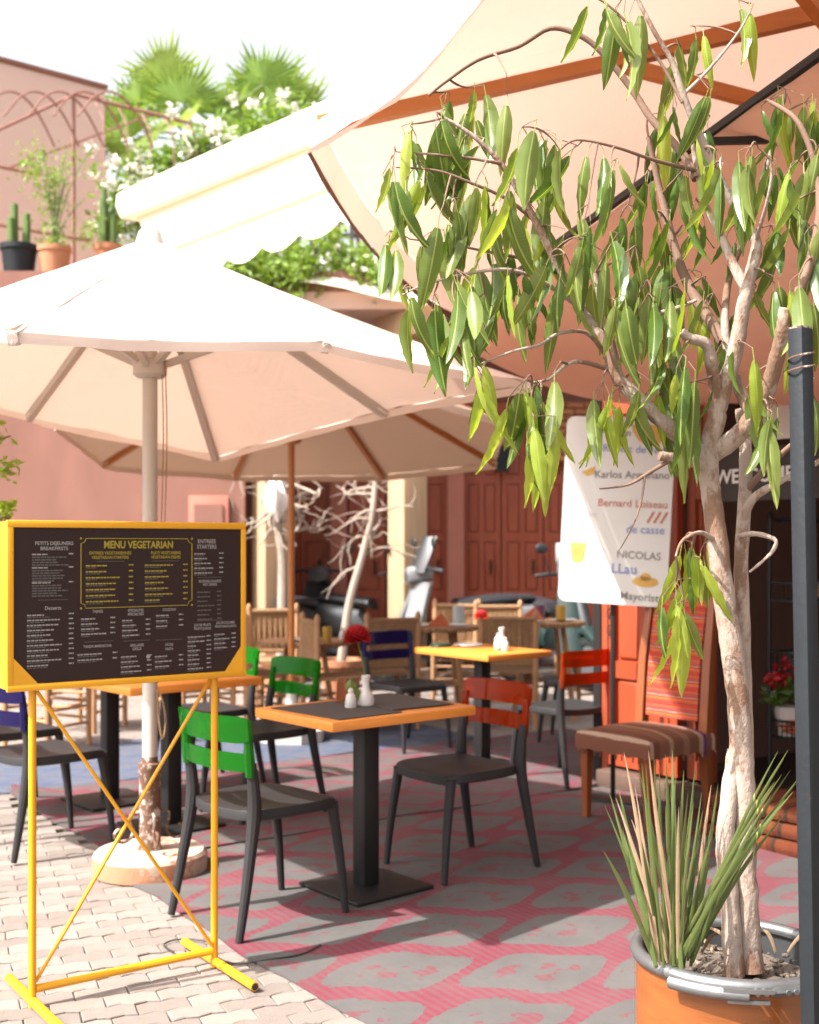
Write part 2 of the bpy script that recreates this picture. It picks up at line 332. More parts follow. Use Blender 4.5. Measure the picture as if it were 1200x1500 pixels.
# ------------------------------------------------------------------ ground, paving, rugs
g = MB().add([(-400, -60, -.022), (400, -60, -.022), (400, 900, -.022), (-400, 900, -.022)], [(0, 1, 2, 3)]).build('ground', 'sand_joint', smooth=False)
tag(g, kind='structure')
RO = Vector((-1.372, 5.298, 0))                                  # where the rugs' left edge meets their seam
def rug_uv(p): d = Vector((p[0], p[1], 0))-RO; return d.dot(uu), d.dot(vv_)
PL, PW = .165, .088
def paver_poly(k, j):
    pts = []; a = .011
    xs = [-.5, -.25, 0, .25, .5]; zg = [0, a, 0, a, 0]
    hx, hy = PL/2-j, PW/2-j
    for x, z in zip(xs, zg): pts.append((x*2*hx, -hy+z))
    for x, z in reversed(list(zip(xs, zg))): pts.append((x*2*hx, hy+z))
    return [(x*k, y*k) for x, y in pts]
def paver_geo(mb, mt=None):
    n0 = len(mb.v); n = 10
    for z, k, j in ((-.02, 1, .0014), (-.0028, 1, .0014), (0, 1, .0048)):
        mb.v += [(x, y, z) for x, y in paver_poly(k, j)]
    for q in range(2): mb.f += [(n0+q*n+i, n0+q*n+(i+1) % n, n0+(q+1)*n+(i+1) % n, n0+(q+1)*n+i) for i in range(n)]
    mb.f.append(tuple(n0+2*n+i for i in range(n)))
    if mt is not None: mb.xf(mt, n0)
paving = link('paving', None); tag(paving, kind='structure')
spots = []
PR = R(22); pu = Vector((math.cos(PR), math.sin(PR), 0)); pv = Vector((-math.sin(PR), math.cos(PR), 0))
for j in range(-60, 130):
    for i in range(-55, 55):
        p = pu*((i+.5*(j % 2))*PL)+pv*(j*PW)+Vector((0, 6, 0))
        if not (2.6 < p.y < 12.6 and -4.5 < p.x < 3.2): continue
        a, b = rug_uv(p)
        if (a > .12 and -4 < b < 1.7 and a < 4.3): continue
        px, py = 600+F*p.x/p.y, HZ+F*CH/p.y
        vis = -15 < px < 1215 and py < 1515
        spots.append((0 if vis else 1, p.y, p))
spots.sort(key=lambda q: (q[0], q[1]))
pm = MB(); paver_geo(pm); pme = pm.mesh('paver', 'paver', False)
far = MB(); rp = random.Random(3)
for k, (vis, _, p) in enumerate(spots):
    rot = PR+rp.gauss(0, .03); z = rp.uniform(-.004, .0015)
    if k < 300 and not vis:
        link('paver', pme, paving, (p.x, p.y, z), (rp.gauss(0, .012), rp.gauss(0, .012), rot))
    else: paver_geo(far, Matrix.Translation((p.x, p.y, z)) @ Matrix.Rotation(rot, 4, 'Z'))
tag(far.build('far_pavers', 'paver', paving, False), kind='stuff')

def rug(name, label, m, u0, u1, v0, v1, th, seed, curl=0):
    rr = random.Random(seed); ph = [rr.uniform(0, 6) for _ in range(8)]
    def fn(a, b):
        x = u0+(u1-u0)*a; y = v0+(v1-v0)*b
        ed = .012*math.sin(x*5+ph[0])+.006*math.sin(x*13+ph[1]); ex = .012*math.sin(y*4.3+ph[2])+.007*math.sin(y*11+ph[3])
        z = th+.0022*math.sin(x*7+ph[4])*math.sin(y*5+ph[5])+.0018*math.sin(x*2.3+y*6+ph[6])
        if curl and a < .06 and b > .75: z += curl*(1-a/.06)*(b-.75)/.25
        return (x+(ex if a in (0, 1) else 0), y+(ed if b in (0, 1) else 0), z)
    mb = MB(); nu, nv = 60, 40; mb.grid(fn, nu, nv); n = len(mb.v); W = nu+1
    loop = [i for i in range(W)]+[j*W+nu for j in range(1, nv+1)]+[nv*W+i for i in range(nu-1, -1, -1)]+[j*W for j in range(nv-1, 0, -1)]
    low = [(mb.v[i][0], mb.v[i][1], .0005) for i in loop]; k0 = len(mb.v); mb.v += low
    for i in range(len(loop)): q = (i+1) % len(loop); mb.f.append((loop[i], k0+i, k0+q, loop[q]))
    o = mb.build(name, m); o.location = RO; o.rotation_euler = (0, 0, U35)
    return tag(o, label, 'rug')
rug('patterned_rug', 'large worn grey rug with pink lattice under the front orange table', 'rug_pink', 0, 4.6, -3.7, -.012, .0085, 1)
rug('patterned_rug', 'grey and pink rug between the seam and the blue rug', 'rug_pink_dense', .12, 4.4, .014, 1.78, .0075, 2, .05)
rug('blue_rug', 'faded blue woven rug in front of the rustic tables', 'rug_blue', -1.6, 3.6, 1.8, 3.15, .007, 4)

# ------------------------------------------------------------------ arcade with terrace above
arc = thing('arcade_building', 'pink arcade with panelled red doors carrying a planted roof terrace', 'building', (0, 14, 0))
def bx(name, m, parent, *b, ch=0): return MB().box(*b, ch=ch).build(name, m, parent, ang=30)
bx('wall', 'pink_plaster', arc, -8, 5, .3, .6, 0, 3.9)
bx('wall', 'pink_plaster', arc, -8, -1.74, -1.4, -1.1, 0, 3.9)
bx('return_wall', 'pink_plaster', arc, -2.0, -1.74, -1.1, .3, 0, 3.9)
bx('terrace_slab', 'pale_plaster', arc, -8, 5, -1.5, 5, 3.9, 4.08)
bx('parapet', 'pink_plaster', arc, -8, 5, -1.5, -1.32, 4.08, 4.3)
def panel_door(parent, x0, x1, z0, z1, y, cols, rows, m='red_door'):
    d = MB(); W = (x1-x0); st = .055
    d.box(x0, x1, y+.025, y+.05, z0, z1)
    for k in range(cols+1):
        cx = x0+st/2+(W-st)*k/cols; d.box(cx-st/2, cx+st/2, y, y+.026, z0, z1)
    for k in range(rows+1):
        cz = z0+.05+(z1-z0-.1)*k/rows; d.box(x0+.002, x1-.002, y+.003, y+.026, cz-.05, cz+.05)
    leaf = d.build('door', m, parent, ang=20)
    for a in range(cols):
        for b in range(rows):
            cx = x0+st/2+(W-st)*(a+.5)/cols; cz = z0+.05+(z1-z0-.1)*(b+.5)/rows
            hw = (W-st)/cols/2-st/2-.018; hh = (z1-z0-.1)/rows/2-.068
            if hw > .01 and hh > .02: MB().box(cx-hw, cx+hw, y+.008, y+.03, cz-hh, cz+hh, ch=.012).build('door_panel', m, leaf, ang=20)
    return leaf
def ax(px, d=14.25): return (px-600)/F*d
for (a, b, c) in ((396, 440, 1), (441, 484, 1), (512, 564, 1), (612, 656, 1), (678, 733, 2), (735, 795, 2), (797, 850, 2), (852, 905, 2)):
    lf = panel_door(arc, ax(a), ax(b), .1, 2.95, .22, c, 4)
    MB().tube([(ax(b)-.12, .2, 1.25), (ax(b)-.12, .16, 1.25), (ax(b)-.12, .16, 1.1), (ax(b)-.12, .2, 1.1)], .014, 6).build('door_handle', 'black_metal', lf)
for px in (497, 667, 606):
    bx('pilaster', 'pink_pilaster', arc, ax(px)-.1, ax(px)+.1, .08, .302, 0, 3.4, ch=.012)
bx('lintel', 'red_door', arc, ax(396), ax(905), .1, .302, 2.96, 3.12, ch=.01)
bx('number_plate', 'steel_grey', arc, ax(724), ax(744), .06, .1, 2.3, 2.6)
for r in range(9):
    for c in range(7):
        x = 1.62+c*.215+.107*(r % 2); z = 2.42+r*.078
        MB().box(x, x+.205, .0, .1, z, z+.066, ch=.006).build('brick', 'brick_orange', arc)
bx('alcove_frame', 'pink_pilaster', arc, -2.32, -1.9, -1.46, -1.4, 0, 1.95, ch=.01)
bx('alcove_door', 'pink_plaster', arc, -2.26, -1.96, -1.48, -1.455, .05, 1.86)
for px, nm in ((397, 'beside the yellow menu board'), (597, 'between the two bare pale trees and the scooter')):
    t = thing('timber_pillar', 'square cedar arcade pillar, sunlit on one side, '+nm, 'pillar', ((px-600)/F*12.75, 12.75, 0), U35, 'arcade pillars')
    MB().box(-.155, .155, -.155, .155, .12, 3.9, ch=.02).build('shaft', 'cedar_pillar', t)
    MB().box(-.2, .2, -.2, .2, 0, .125, ch=.02).build('base_block', 'concrete', t)
    MB().box(-.14, .14, -.45, .45, 3.62, 3.905, ch=.02).build('bracket', 'cedar_pillar', t)

ub = thing('upper_house', 'plain pink plastered house wall rising behind the roof terrace', 'building', (-3.94, 15.5, 0), R(40))
MB().box(-9, 0, 0, 5, 0, 7.35, ch=.03).build('wall', 'pale_plaster', ub)
MB().box(-9.02, .03, -.03, 5.03, 7.35, 7.41, ch=.02).build('coping', 'pink_plaster', ub)
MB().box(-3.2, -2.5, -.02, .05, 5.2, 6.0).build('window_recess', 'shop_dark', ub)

# terrace trellis
tr = thing('trellis_frame', 'rusty red arched metal trellis frame on the roof terrace', 'trellis')
def trel(*pts, r=.022): MB().tube([P(x, y, d) for x, y, d in pts], r, 6).build('rail', 'trellis_red', tr)
trel((-30, 203, 13.0), (110, 138, 13.6)); trel((110, 138, 13.6), (340, 196, 14.4)); trel((108, 138, 13.6), (108, 395, 13.6))
trel((-20, 240, 13), (60, 256, 13.3)); trel((-20, 326, 13), (130, 352, 13.5)); trel((15, 245, 13.0), (230, 165, 14.6), r=.014)
for k in range(5):
    x = -30+k*36; pts = [(x+q*22, 160+abs(q-2)**2*9-26, 12.9+.1*q) for q in range(6)]
    MB().tube(smooth_path([P(*p) for p in pts], 3), .013, 6).build('hoop', 'trellis_red', tr)
for k in range(6):
    x = 140+k*34; trel((x, 150+k*8, 13.8), (x+12, 175+k*8, 13.6), (x+18, 330, 13.6), r=.009)

# ------------------------------------------------------------------ foliage
def leaf_cloud(mb, pts, n, spread, size, rnd, drop=0):
    for _ in range(n):
        i = rnd.randrange(len(pts)); c = Vector(pts[i][:3]); s = pts[i][3]
        o = Vector((rnd.gauss(0, 1), rnd.gauss(0, 1), rnd.gauss(0, 1)))
        c = c+o*s*.55
        q = Euler((rnd.uniform(0, 6.3), rnd.uniform(0, 6.3), rnd.uniform(0, 6.3))).to_matrix()
        L_ = size*rnd.uniform(.6, 1.3); W_ = L_*.5
        mb.add([c+q @ Vector(v) for v in ((0, -L_/2, 0), (W_/2, 0, W_*.15), (0, L_/2, 0), (-W_/2, 0, W_*.15))], [(0, 1, 2, 3)])
rb = random.Random(5)
bg_ = thing('flowering_climber', 'bright climber dense with white flowers spilling over the roof terrace', 'plant', P(330, 400, 13.6))
path = [(165, 330), (180, 280), (205, 240), (250, 235), (290, 215), (330, 200), (370, 190), (410, 175), (450, 175), (490, 190), (300, 255), (240, 280), (350, 240), (400, 220), (450, 210), (200, 300), (520, 190)]
pts = [(*P(x, y+8, 13.6+rb.uniform(-.3, .3)), .21) for x, y in path]
mb = MB(); leaf_cloud(mb, pts, 7000, 0, .095, rb); o = mb.xf(Matrix.Translation(-bg_.location)).build('foliage', 'bougain_leaf', bg_, False); tag(o, kind='stuff')
mb = MB(); fl = []
for _ in range(70):
    p = rb.choice(pts); fl.append((p[0]+rb.gauss(0, .22), p[1]-.15+rb.gauss(0, .15), p[2]+rb.gauss(0, .2)+.05, .075))
leaf_cloud(mb, fl, 2100, 0, .07, rb); o = mb.xf(Matrix.Translation(-bg_.location)).build('blossom', 'bougain_white', bg_, False); tag(o, kind='stuff')
mb = MB()
for x, y in path[::2]: mb.tube(smooth_path([P(x+20, 420, 13.7), P(x+rb.uniform(-20, 20), y+60, 13.7), P(x, y, 13.6)], 4), [.03]*4+[.02]*4+[.008], 6)
mb.xf(Matrix.Translation(-bg_.location)).build('stem', 'twig_brown', bg_)
lo = thing('terrace_hedge', 'white flowered hedge against dark lattice below the cream awning', 'hedge', P(450, 440, 13.0))
pts = [(*P(x, y, 12.55+rb.uniform(-.15, .1)), .17) for x, y in ((350, 370), (385, 375), (420, 360), (450, 385), (480, 350), (500, 385), (530, 380), (400, 400), (440, 400), (560, 400), (360, 400), (385, 425), (420, 430), (470, 415), (340, 395))]
mb = MB(); leaf_cloud(mb, pts, 3600, 0, .085, rb); o = mb.xf(Matrix.Translation(-lo.location)).build('foliage', 'bougain_leaf', lo, False); tag(o, kind='stuff')
mb = MB(); leaf_cloud(mb, [(*P(x, y, 12.85), .09) for x, y in ((412, 365), (430, 378), (400, 385), (490, 380), (500, 372))], 420, 0, .06, rb); o = mb.xf(Matrix.Translation(-lo.location)).build('blossom', 'bougain_white', lo, False); tag(o, kind='stuff')
la = thing('lattice_screen', 'dark wooden lattice screen behind the terrace hedge', 'screen', P(460, 440, 13.4))
for k in range(14):
    x = -.95+k*.15; MB().box(x, x+.05, 0, .02, -.3, 1.0).build('slat', 'lattice_dark', la)
for k in range(8):
    z = -.25+k*.16; MB().box(-1, 1.2, .022, .04, z, z+.05).build('slat', 'lattice_dark', la)
MB().box(-1.05, -.97, -.03, .05, -.35, 1.05).build('post', 'trellis_red', la); MB().box(.2, .28, -.03, .05, -.35, 1.05).build('post', 'trellis_red', la)

pt = thing('fan_palm', 'green fan palm rising behind the flowering terrace climber', 'palm tree', (P(290, 200, 16.5).x, 16.5, 0))
pc = Vector((0, 0, P(290, 215, 16.5).z))
MB().tube([(0, 0, 0), (.05, 0, 2.5), (0, 0, pc.z-.1)], [.2, .17, .15], 12).build('trunk', 'palm_trunk', pt)
def fan(r):
    mb = MB(); n = 30
    for k in range(n):
        a = R(-125+250*k/(n-1)); a2 = R(250/(n-1))*.5; ll = r*(1-.12*abs(k/(n-1)-.5)*2)*random.uniform(.74, 1.06)
        def q(rad, an, z): return (math.sin(an)*rad, z, math.cos(an)*rad)
        dr = -.1*r*random.uniform(.3, 1.6)
        mb.add([(0, 0, 0), q(ll*.6, a-a2, .0), q(ll*.62, a, .035), q(ll*.6, a+a2, .0), q(ll, a, dr)], [(0, 1, 2), (0, 2, 3), (1, 4, 2), (2, 4, 3)])
    return mb.mesh('frond', 'palm_leaf', False)
fans = [fan(.78), fan(.68)]
for (x, y, dy, rz, rx) in ((268, 150, -.5, 0, -10), (205, 150, -.2, -35, -15), (190, 205, -.3, -70, -10), (330, 165, -.5, 40, -35), (300, 195, -.7, 15, -70), (385, 125, .1, 30, -10), (420, 140, .2, 55, -15), (350, 200, -.4, 70, -40), (235, 195, -.6, -40, -60), (440, 175, .1, 85, -20), (370, 150, .4, 10, 15), (240, 120, .4, -12, 10), (180, 180, .5, -55, 5)):
    tgt = P(x, y, 16.5+dy)-Vector((pt.location.x, 16.5, 0)); tgt.y = dy
    fr = link('frond', fans[random.randrange(2)], pt, tgt, (R(rx), R(rz), R(random.uniform(-20, 20))))
    mid = (pc+tgt)/2+Vector((0, 0, .15))
    MB().tube(bez(pc, mid, tgt, 5), .014, 5).build('stalk', 'stem_green', pt)

def pot_plant(name, label, px, py, d, w, h, m, leaves, lm, kind='airy'):
    t = thing(name, label, 'potted plant', P(px, py, d))
    MB().lathe([(w*.36, 0), (w*.46, h*.85), (w*.5, h*.86), (w*.5, h), (w*.44, h), (w*.42, h*.9)], 18).build('pot', m, t)
    MB().lathe([(.001, h*.9), (w*.43, h*.9)], 18, cap=False).build('soil', 'soil', t)
    mb = MB(); r2 = random.Random(int(px))
    if kind == 'cactus':
        for k in range(leaves):
            a = r2.uniform(0, 6.3); rr = w*.2; hh = r2.uniform(.5, 1.0)*h*1.4
            mb.tube([(math.cos(a)*rr, math.sin(a)*rr, h*.85), (math.cos(a)*rr*1.1, math.sin(a)*rr*1.1, h*.9+hh), (math.cos(a)*rr*1.1, math.sin(a)*rr*1.1, h*.93+hh)], [w*.1, w*.1, w*.03], 8)
        mb.build('stem', lm, t)
    else:
        for k in range(14):
            e = Vector((r2.gauss(0, w*.5), r2.gauss(0, w*.4), h+r2.uniform(.5, 1.1)))
            mb.tube(bez((0, 0, h*.9), (e.x*.2, e.y*.2, e.z*.7), e, 4), .006, 4)
        mb.build('stem', 'stem_green', t)
        mb = MB(); leaf_cloud(mb, [(r2.gauss(0, w*.4), r2.gauss(0, w*.4), h+r2.uniform(.1, 1.0), .14) for _ in range(16)], leaves, 0, .055, r2)
        tag(mb.build('foliage', lm, t, False), kind='stuff')
pot_plant('potted_shrub', 'airy pale green shrub in a terracotta pot on the terrace edge', 80, 412, 12.7, .36, .36, 'terracotta', 900, 'bougain_leaf')
pot_plant('potted_cactus', 'small cactus in a dark grey tub on the terrace edge', 28, 412, 12.7, .4, .38, 'steel_grey', 5, 'stem_green', 'cactus')
pot_plant('potted_cactus', 'tall column cacti standing beside the climber on the terrace', 158, 420, 12.9, .3, .45, 'terracotta', 9, 'stem_green', 'cactus')

# small shrub just reaching into view at the left
sh = thing('leafy_shrub', 'slim leafy shrub reaching in beside the pink wall behind the menu board', 'shrub', (-2.18, 5.9, 0))
mb = MB(); mb.tube(smooth_path([(0, 0, 0), (.03, 0, .8), (0, 0, 1.6), (.02, 0, 2.2)], 4), [.02]*13, 6)
for z in (1.55, 1.78, 1.95): mb.tube(bez((0, 0, z-.1), (.1, -.02, z), (.22, -.03, z+.01), 4), .005, 5)
mb.build('stem', 'twig_brown', sh)
mb = MB(); leaf_cloud(mb, [(.15, -.02, 1.58, .05), (.2, -.02, 1.8, .05), (.12, 0, 1.95, .08), (-.05, 0, 2.1, .15), (-.1, 0, 1.7, .15), (.2, -.02, 1.6, .04)], 230, 0, .05, rb)
tag(mb.build('foliage', 'leaf_young', sh, False), kind='stuff')

# ------------------------------------------------------------------ restaurant front at the right
FA = R(-55)
rf = thing('restaurant_front', 'restaurant shopfront with a wide dark doorway behind the kilim chair', 'building', (1.17, 7.19, 0), FA)
bx('door_post', 'black_metal', rf, -.06, .0, -.03, .06, 0, 2.32)
bx('jamb', 'red_door', rf, .002, .05, -.02, .06, 0, 2.32)
bx('wall', 'pink_plaster', rf, 1.98, 5, 0, .25, 0, 3.4)
bx('lintel', 'pink_plaster', rf, -.06, 1.98, 0, .25, 2.33, 3.4)
bx('side_wall', 'pink_plaster', rf, -.06, .06, .062, 2.6, 0, 3.4)
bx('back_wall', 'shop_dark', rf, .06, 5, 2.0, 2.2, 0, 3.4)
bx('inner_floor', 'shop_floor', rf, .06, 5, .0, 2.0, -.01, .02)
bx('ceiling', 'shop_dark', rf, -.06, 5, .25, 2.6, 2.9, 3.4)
bx('threshold', 'shop_floor', rf, .05, 1.98, -.12, .06, 0, .1, ch=.012)
bx('flat_roof', 'pale_plaster', rf, -.1, 5.1, -.05, 2.7, 3.402, 3.52)
panel_door(rf, .06, .60, .12, 2.3, -.02, 2, 4, 'bright_red_door')
panel_door(rf, .63, .80, .12, 2.3, .03, 1, 4, 'red_door')
for z in (1.02, .92): MB().tube([(.085+.018*math.cos(a*.8), -.035, z+.03*math.sin(a*.8)) for a in range(9)], .005, 5).build('door_knocker', 'steel_grey', rf)
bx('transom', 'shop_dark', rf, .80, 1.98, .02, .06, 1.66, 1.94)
bx('door_frame', 'red_door', rf, 1.9, 1.978, -.02, .06, .1, 2.33)
lettering('WELCOME', .105, 'white_letter', rf, (1.1, .012, 1.79), (R(90), 0, 0), .02)
bx('notice_board', 'notice_white', rf, 1.12, 1.5, -.01, .018, 1.97, 2.26)
rk = thing('wire_rack', 'black wire rack with curved top and basket shelves inside the dark doorway', 'rack', (0, 0, 0), 0)
rk.location = rf.matrix_basis @ Vector((.98, .32, .02)) if False else Vector((1.17, 7.19, 0))+Vector((math.cos(FA), math.sin(FA), 0))*.98+Vector((-math.sin(FA), math.cos(FA), 0))*.3+Vector((0, 0, .02))
rk.rotation_euler = (0, 0, FA)
for y in (0, .3): MB().tube(smooth_path([(0, y, 0), (0, y, 1.45), (.06, y, 1.54), (.5, y, 1.54), (.56, y, 1.45), (.56, y, 0)], 4), .012, 6).build('frame_hoop', 'black_metal', rk)
for z in (.35, .72, 1.1):
    mb = MB()
    for q in (0, .1):
        mb.tube([(0, 0, z+q), (.56, 0, z+q), (.56, .3, z+q), (0, .3, z+q), (0, 0, z+q)], .006, 5)
    for k in range(18): mb.tube([(.02+k*.031, 0, z), (.02+k*.031, 0, z+.1)], .003, 4)
    for k in range(8): mb.tube([(.0, .02+k*.037, z), (.56, .02+k*.037, z)], .004, 4)
    mb.build('basket_shelf', 'black_metal', rk)
RKM = Matrix.Translation(rk.location) @ Matrix.Rotation(FA, 4, 'Z')
fp = thing('potted_flowers', 'red flowers in a pale wrapped pot on the wire rack', 'flowers', RKM @ Vector((.05, .1, .36)))
MB().lathe([(.06, 0), (.085, .16), (.08, .16)], 16).build('pot', 'notice_white', fp)
mb = MB(); leaf_cloud(mb, [(.0, 0, .24, .07), (.08, 0, .22, .05), (-.08, 0, .22, .05)], 90, 0, .09, rb); tag(mb.build('foliage', 'leaf_green', fp, False), kind='stuff')
mb = MB(); leaf_cloud(mb, [(-.07, -.03, .32, .05), (.09, -.03, .34, .05), (.02, -.03, .38, .04)], 240, 0, .06, rb); tag(mb.build('petals', 'petal_red', fp, False), kind='stuff')
for q, (m, z, x) in enumerate((('napkin_green', .73, .12), ('napkin_rust', .36, .05), ('rope_weave', 1.11, .2))):
    mb = MB()
    for k in range(3): mb.box(x-.02*k, x+.26-.03*k, .03, .26, z+.02+k*.026, z+.042+k*.026, ch=.008)
    mb.xf(RKM); o = mb.build('folded_cloth', m); tag(o, ('dark green', 'rust red', 'tan')[q]+' folded cloths stacked in a basket of the wire rack', 'cloth')
for k, (z, w_) in enumerate(((0.0, .62), (.075, .58), (.15, .54))):
    mb = MB(); mb.box(-w_/2, w_/2, -.2, .2, z, z+.074, ch=.03)
    o = mb.build('folded_kilim', 'floor_kilim'); o.location = Vector((1.17, 7.19, .0))+Vector((math.cos(FA), math.sin(FA), 0))*(1.52+.02*k)+Vector((-math.sin(FA), math.cos(FA), 0))*-.36; o.rotation_euler = (0, 0, FA+.05*k)
    tag(o, 'orange striped folded kilim, '+('lowest', 'middle one', 'topmost')[k]+' of the pile at the doorway', 'kilim', 'kilims piled at the doorway')
# ------------------------------------------------------------------ parasols and awnings
def canopy(apex, rim, sag, na=10, nr=12, droop=.015):
    mb = MB(); n = len(rim); ap = Vector(apex)
    for i in range(n):
        a, b = Vector(rim[i]), Vector(rim[(i+1) % n])
        def fn(s, r):
            e = a.lerp(b, s); e = e+(ap-e).normalized()*0.0
            bow = math.sin(math.pi*s)
            inn = Vector((ap.x-e.x, ap.y-e.y, 0)).normalized()
            sg_ = sag[i] if hasattr(sag, '__len__') else sag
            p = ap.lerp(e+inn*sg_*.9*bow, r)
            p.z -= droop*math.sin(math.pi*r)+abs(sg_)*.35*bow*r
            p.z += .006*math.sin(9*r+5*s+i)*r+.003*math.sin(s*19+i*2)*r**4+.005*math.sin(r*23+s*9+i)*(1-bow)*r
            return p
        mb.grid(fn, na, nr)
    bm = bmesh.new(); tmp = bpy.data.meshes.new('t'); tmp.from_pydata(mb.v, [], mb.f); bm.from_mesh(tmp)
    bmesh.ops.remove_doubles(bm, verts=bm.verts, dist=.0008); bm.verts.index_update()
    out = MB(); out.v = [tuple(q.co) for q in bm.verts]; out.f = [tuple(q.index for q in f.verts) for f in bm.faces]; bm.free(); bpy.data.meshes.remove(tmp)
    return out
def rim_line(apex, rim, sag, na=10):
    pts = []; ap = Vector(apex); n = len(rim)
    for i in range(n):
        a, b = Vector(rim[i]), Vector(rim[(i+1) % n])
        for k in range(na):
            s = k/na; e = a.lerp(b, s); bow = math.sin(math.pi*s); inn = Vector((ap.x-e.x, ap.y-e.y, 0)).normalized()
            sg_ = sag[i] if hasattr(sag, '__len__') else sag; p = e+inn*sg_*.9*bow; p.z += -abs(sg_)*.35*bow+.006*math.sin(9+5*s+i); pts.append(p)
    return pts
def valance(pts, c, drop, out, wav, seed, th=0, off=0, z0=0):
    mb = MB(); r2 = random.Random(seed); n = len(pts); top = []; bot = []
    for i, p in enumerate(pts):
        o = Vector((p.x-c[0], p.y-c[1], 0)).normalized(); wv = math.sin(i*1.3)*wav+r2.uniform(-wav, wav)*.5
        top.append(p+o*(.002+out*z0)+Vector((0, 0, -drop*z0))); bot.append(p+o*(out+.002+wv)+Vector((0, 0, -drop*(1+r2.uniform(-.08, .08)))))
    mb.add(top+bot, [(i, (i+1) % n, n+(i+1) % n, n+i) for i in range(n)])
    return mb
def at0(mb, root): return mb.xf(Matrix.Translation(-root.location))
def parasol(name, label, base, apex, rim, hubz, cloth, ribm, polem, rp_, sag, drop, out, group, strut_at=.42, rr=.016, bar=False):
    t = thing(name, label, 'parasol', base, 0, group); ap = Vector(apex); bs = Vector(base)
    cn = at0(canopy(apex, rim, sag), t).build('canopy', cloth, t, ang=60)
    rl = rim_line(apex, rim, sag)
    at0(valance(rl, apex, drop, out, .004, 3), t).build('valance', cloth, cn, ang=60)
    hub = Vector((ap.x, ap.y, hubz)); up = Vector((0, 0, 1))
    for e in rim:
        e = Vector(e); a = ap-up*.06; b = e-up*.02
        def flat(p, q, w, h):
            T = (q-p).normalized(); B = T.cross(up).normalized(); N = B.cross(T)
            return MB().add([p+B*w*sx+N*h*sy for (p, sx, sy) in [(p, -1, -1), (p, 1, -1), (p, 1, 1), (p, -1, 1), (q, -1, -1), (q, 1, -1), (q, 1, 1), (q, -1, 1)]], [(0, 1, 2, 3), (7, 6, 5, 4), (0, 4, 5, 1), (1, 5, 6, 2), (2, 6, 7, 3), (3, 7, 4, 0)])
        rb_ = at0(flat(a, b, rr, rr*1.25), t).build('rib', ribm, t, ang=30)
        T = (b-a).normalized()
        at0(MB().tube([b-T*.06, b+T*.004], rr*1.1, 8), t).build('end_pocket', cloth, rb_)
        m_ = a.lerp(b, strut_at)
        at0(flat(hub+(m_-hub).normalized()*.05, m_-up*.03, rr*.85, rr*.95), t).build('strut', ribm, t, ang=30)
    at0(MB().lathe([(.055, -.035), (.075, -.02), (.075, .03), (.05, .045)], 16, hub), t).build('hub', polem, t)
    at0(MB().lathe([(.05, -.1), (.07, -.05), (.05, .02), (.015, .06)], 14, ap), t).build('crown_cap', ribm, t)
    at0(MB().tube([bs+up*.02, Vector((bs.x, bs.y, 1)), ap-up*.05], rp_, 18), t).build('pole', polem, t)
    return t, rl
c1 = Vector((-1.136, 5.23, 0))
cor = [Vector((-1.15, 3.46, 2.04)), Vector((.52, 5.2, 2.13)), Vector((-1.12, 6.88, 1.94)), Vector((-2.75, 5.3, 2.28))]
rim1 = []
for i in range(4):
    a, b = cor[i], cor[(i+1) % 4]; k = .42 if i == 1 else .5
    s_ = a.lerp(b, 1-.6 if i == 1 else .5); s_.z += (.07, .035, -.02, .05)[i]; o_ = Vector((s_.x-c1.x, s_.y-c1.y, 0)).normalized(); s_ += o_*.02
    rim1 += [a, s_]
p1, rl1 = parasol('market_parasol', 'big ecru market parasol on a pale metal pole with round slab base', c1, (-1.136, 5.23, 2.77), rim1, 2.19, 'ecru_cloth', 'painted_alu', 'painted_alu', .033, .014, .035, .004, 'market parasols')
mb = MB().lathe([(.228, .0), (.245, .012), (.245, .075), (.232, .092), (.05, .094)], 40, cap=False); mb.build('slab_base', 'concrete', p1)
MB().lathe([(.2465, .004), (.2475, .07), (.246, .078)], 40, cap=False).build('slab_rim', 'terracotta_slab', p1)
MB().lathe([(.052, .09), (.047, .12), (.047, .43), (.051, .44), (.051, .47), (.036, .475), (.034, .5)], 18, cap=False).build('iron_sleeve', 'rust_iron', p1)
for k in range(4):
    a = R(25+90*k); pts = []
    for q in range(15):
        th = q/14*5.2; r_ = .055*(1-q/20)
        pts.append((.125+math.cos(th+2.6)*r_, 0, .175+math.sin(th+2.6)*r_))
    pts = [(.05, 0, .26), (.085, 0, .25)]+pts
    MB().tube([Matrix.Rotation(a, 3, 'Z') @ Vector(p) for p in smooth_path(pts, 2)], .0065, 6).build('iron_scroll', 'rust_iron', p1)
MB().tube(smooth_path([(.036*math.cos(i*1.1), .036*math.sin(i*1.1), .86-.006*i) for i in range(9)]+[(.05, -.03, .78), (.075, -.03, .66), (.06, -.03, .58), (.045, -.035, .68), (.04, -.03, .8)], 3), .004, 5).build('cord', 'rope_weave', p1)
for x in (.055, .07): MB().tube(smooth_path([(x, -.03, 2.3), (x+.01, -.03, 1.9), (x, -.03, 1.5)], 4), .003, 4).build('pull_string', 'rope_weave', p1)

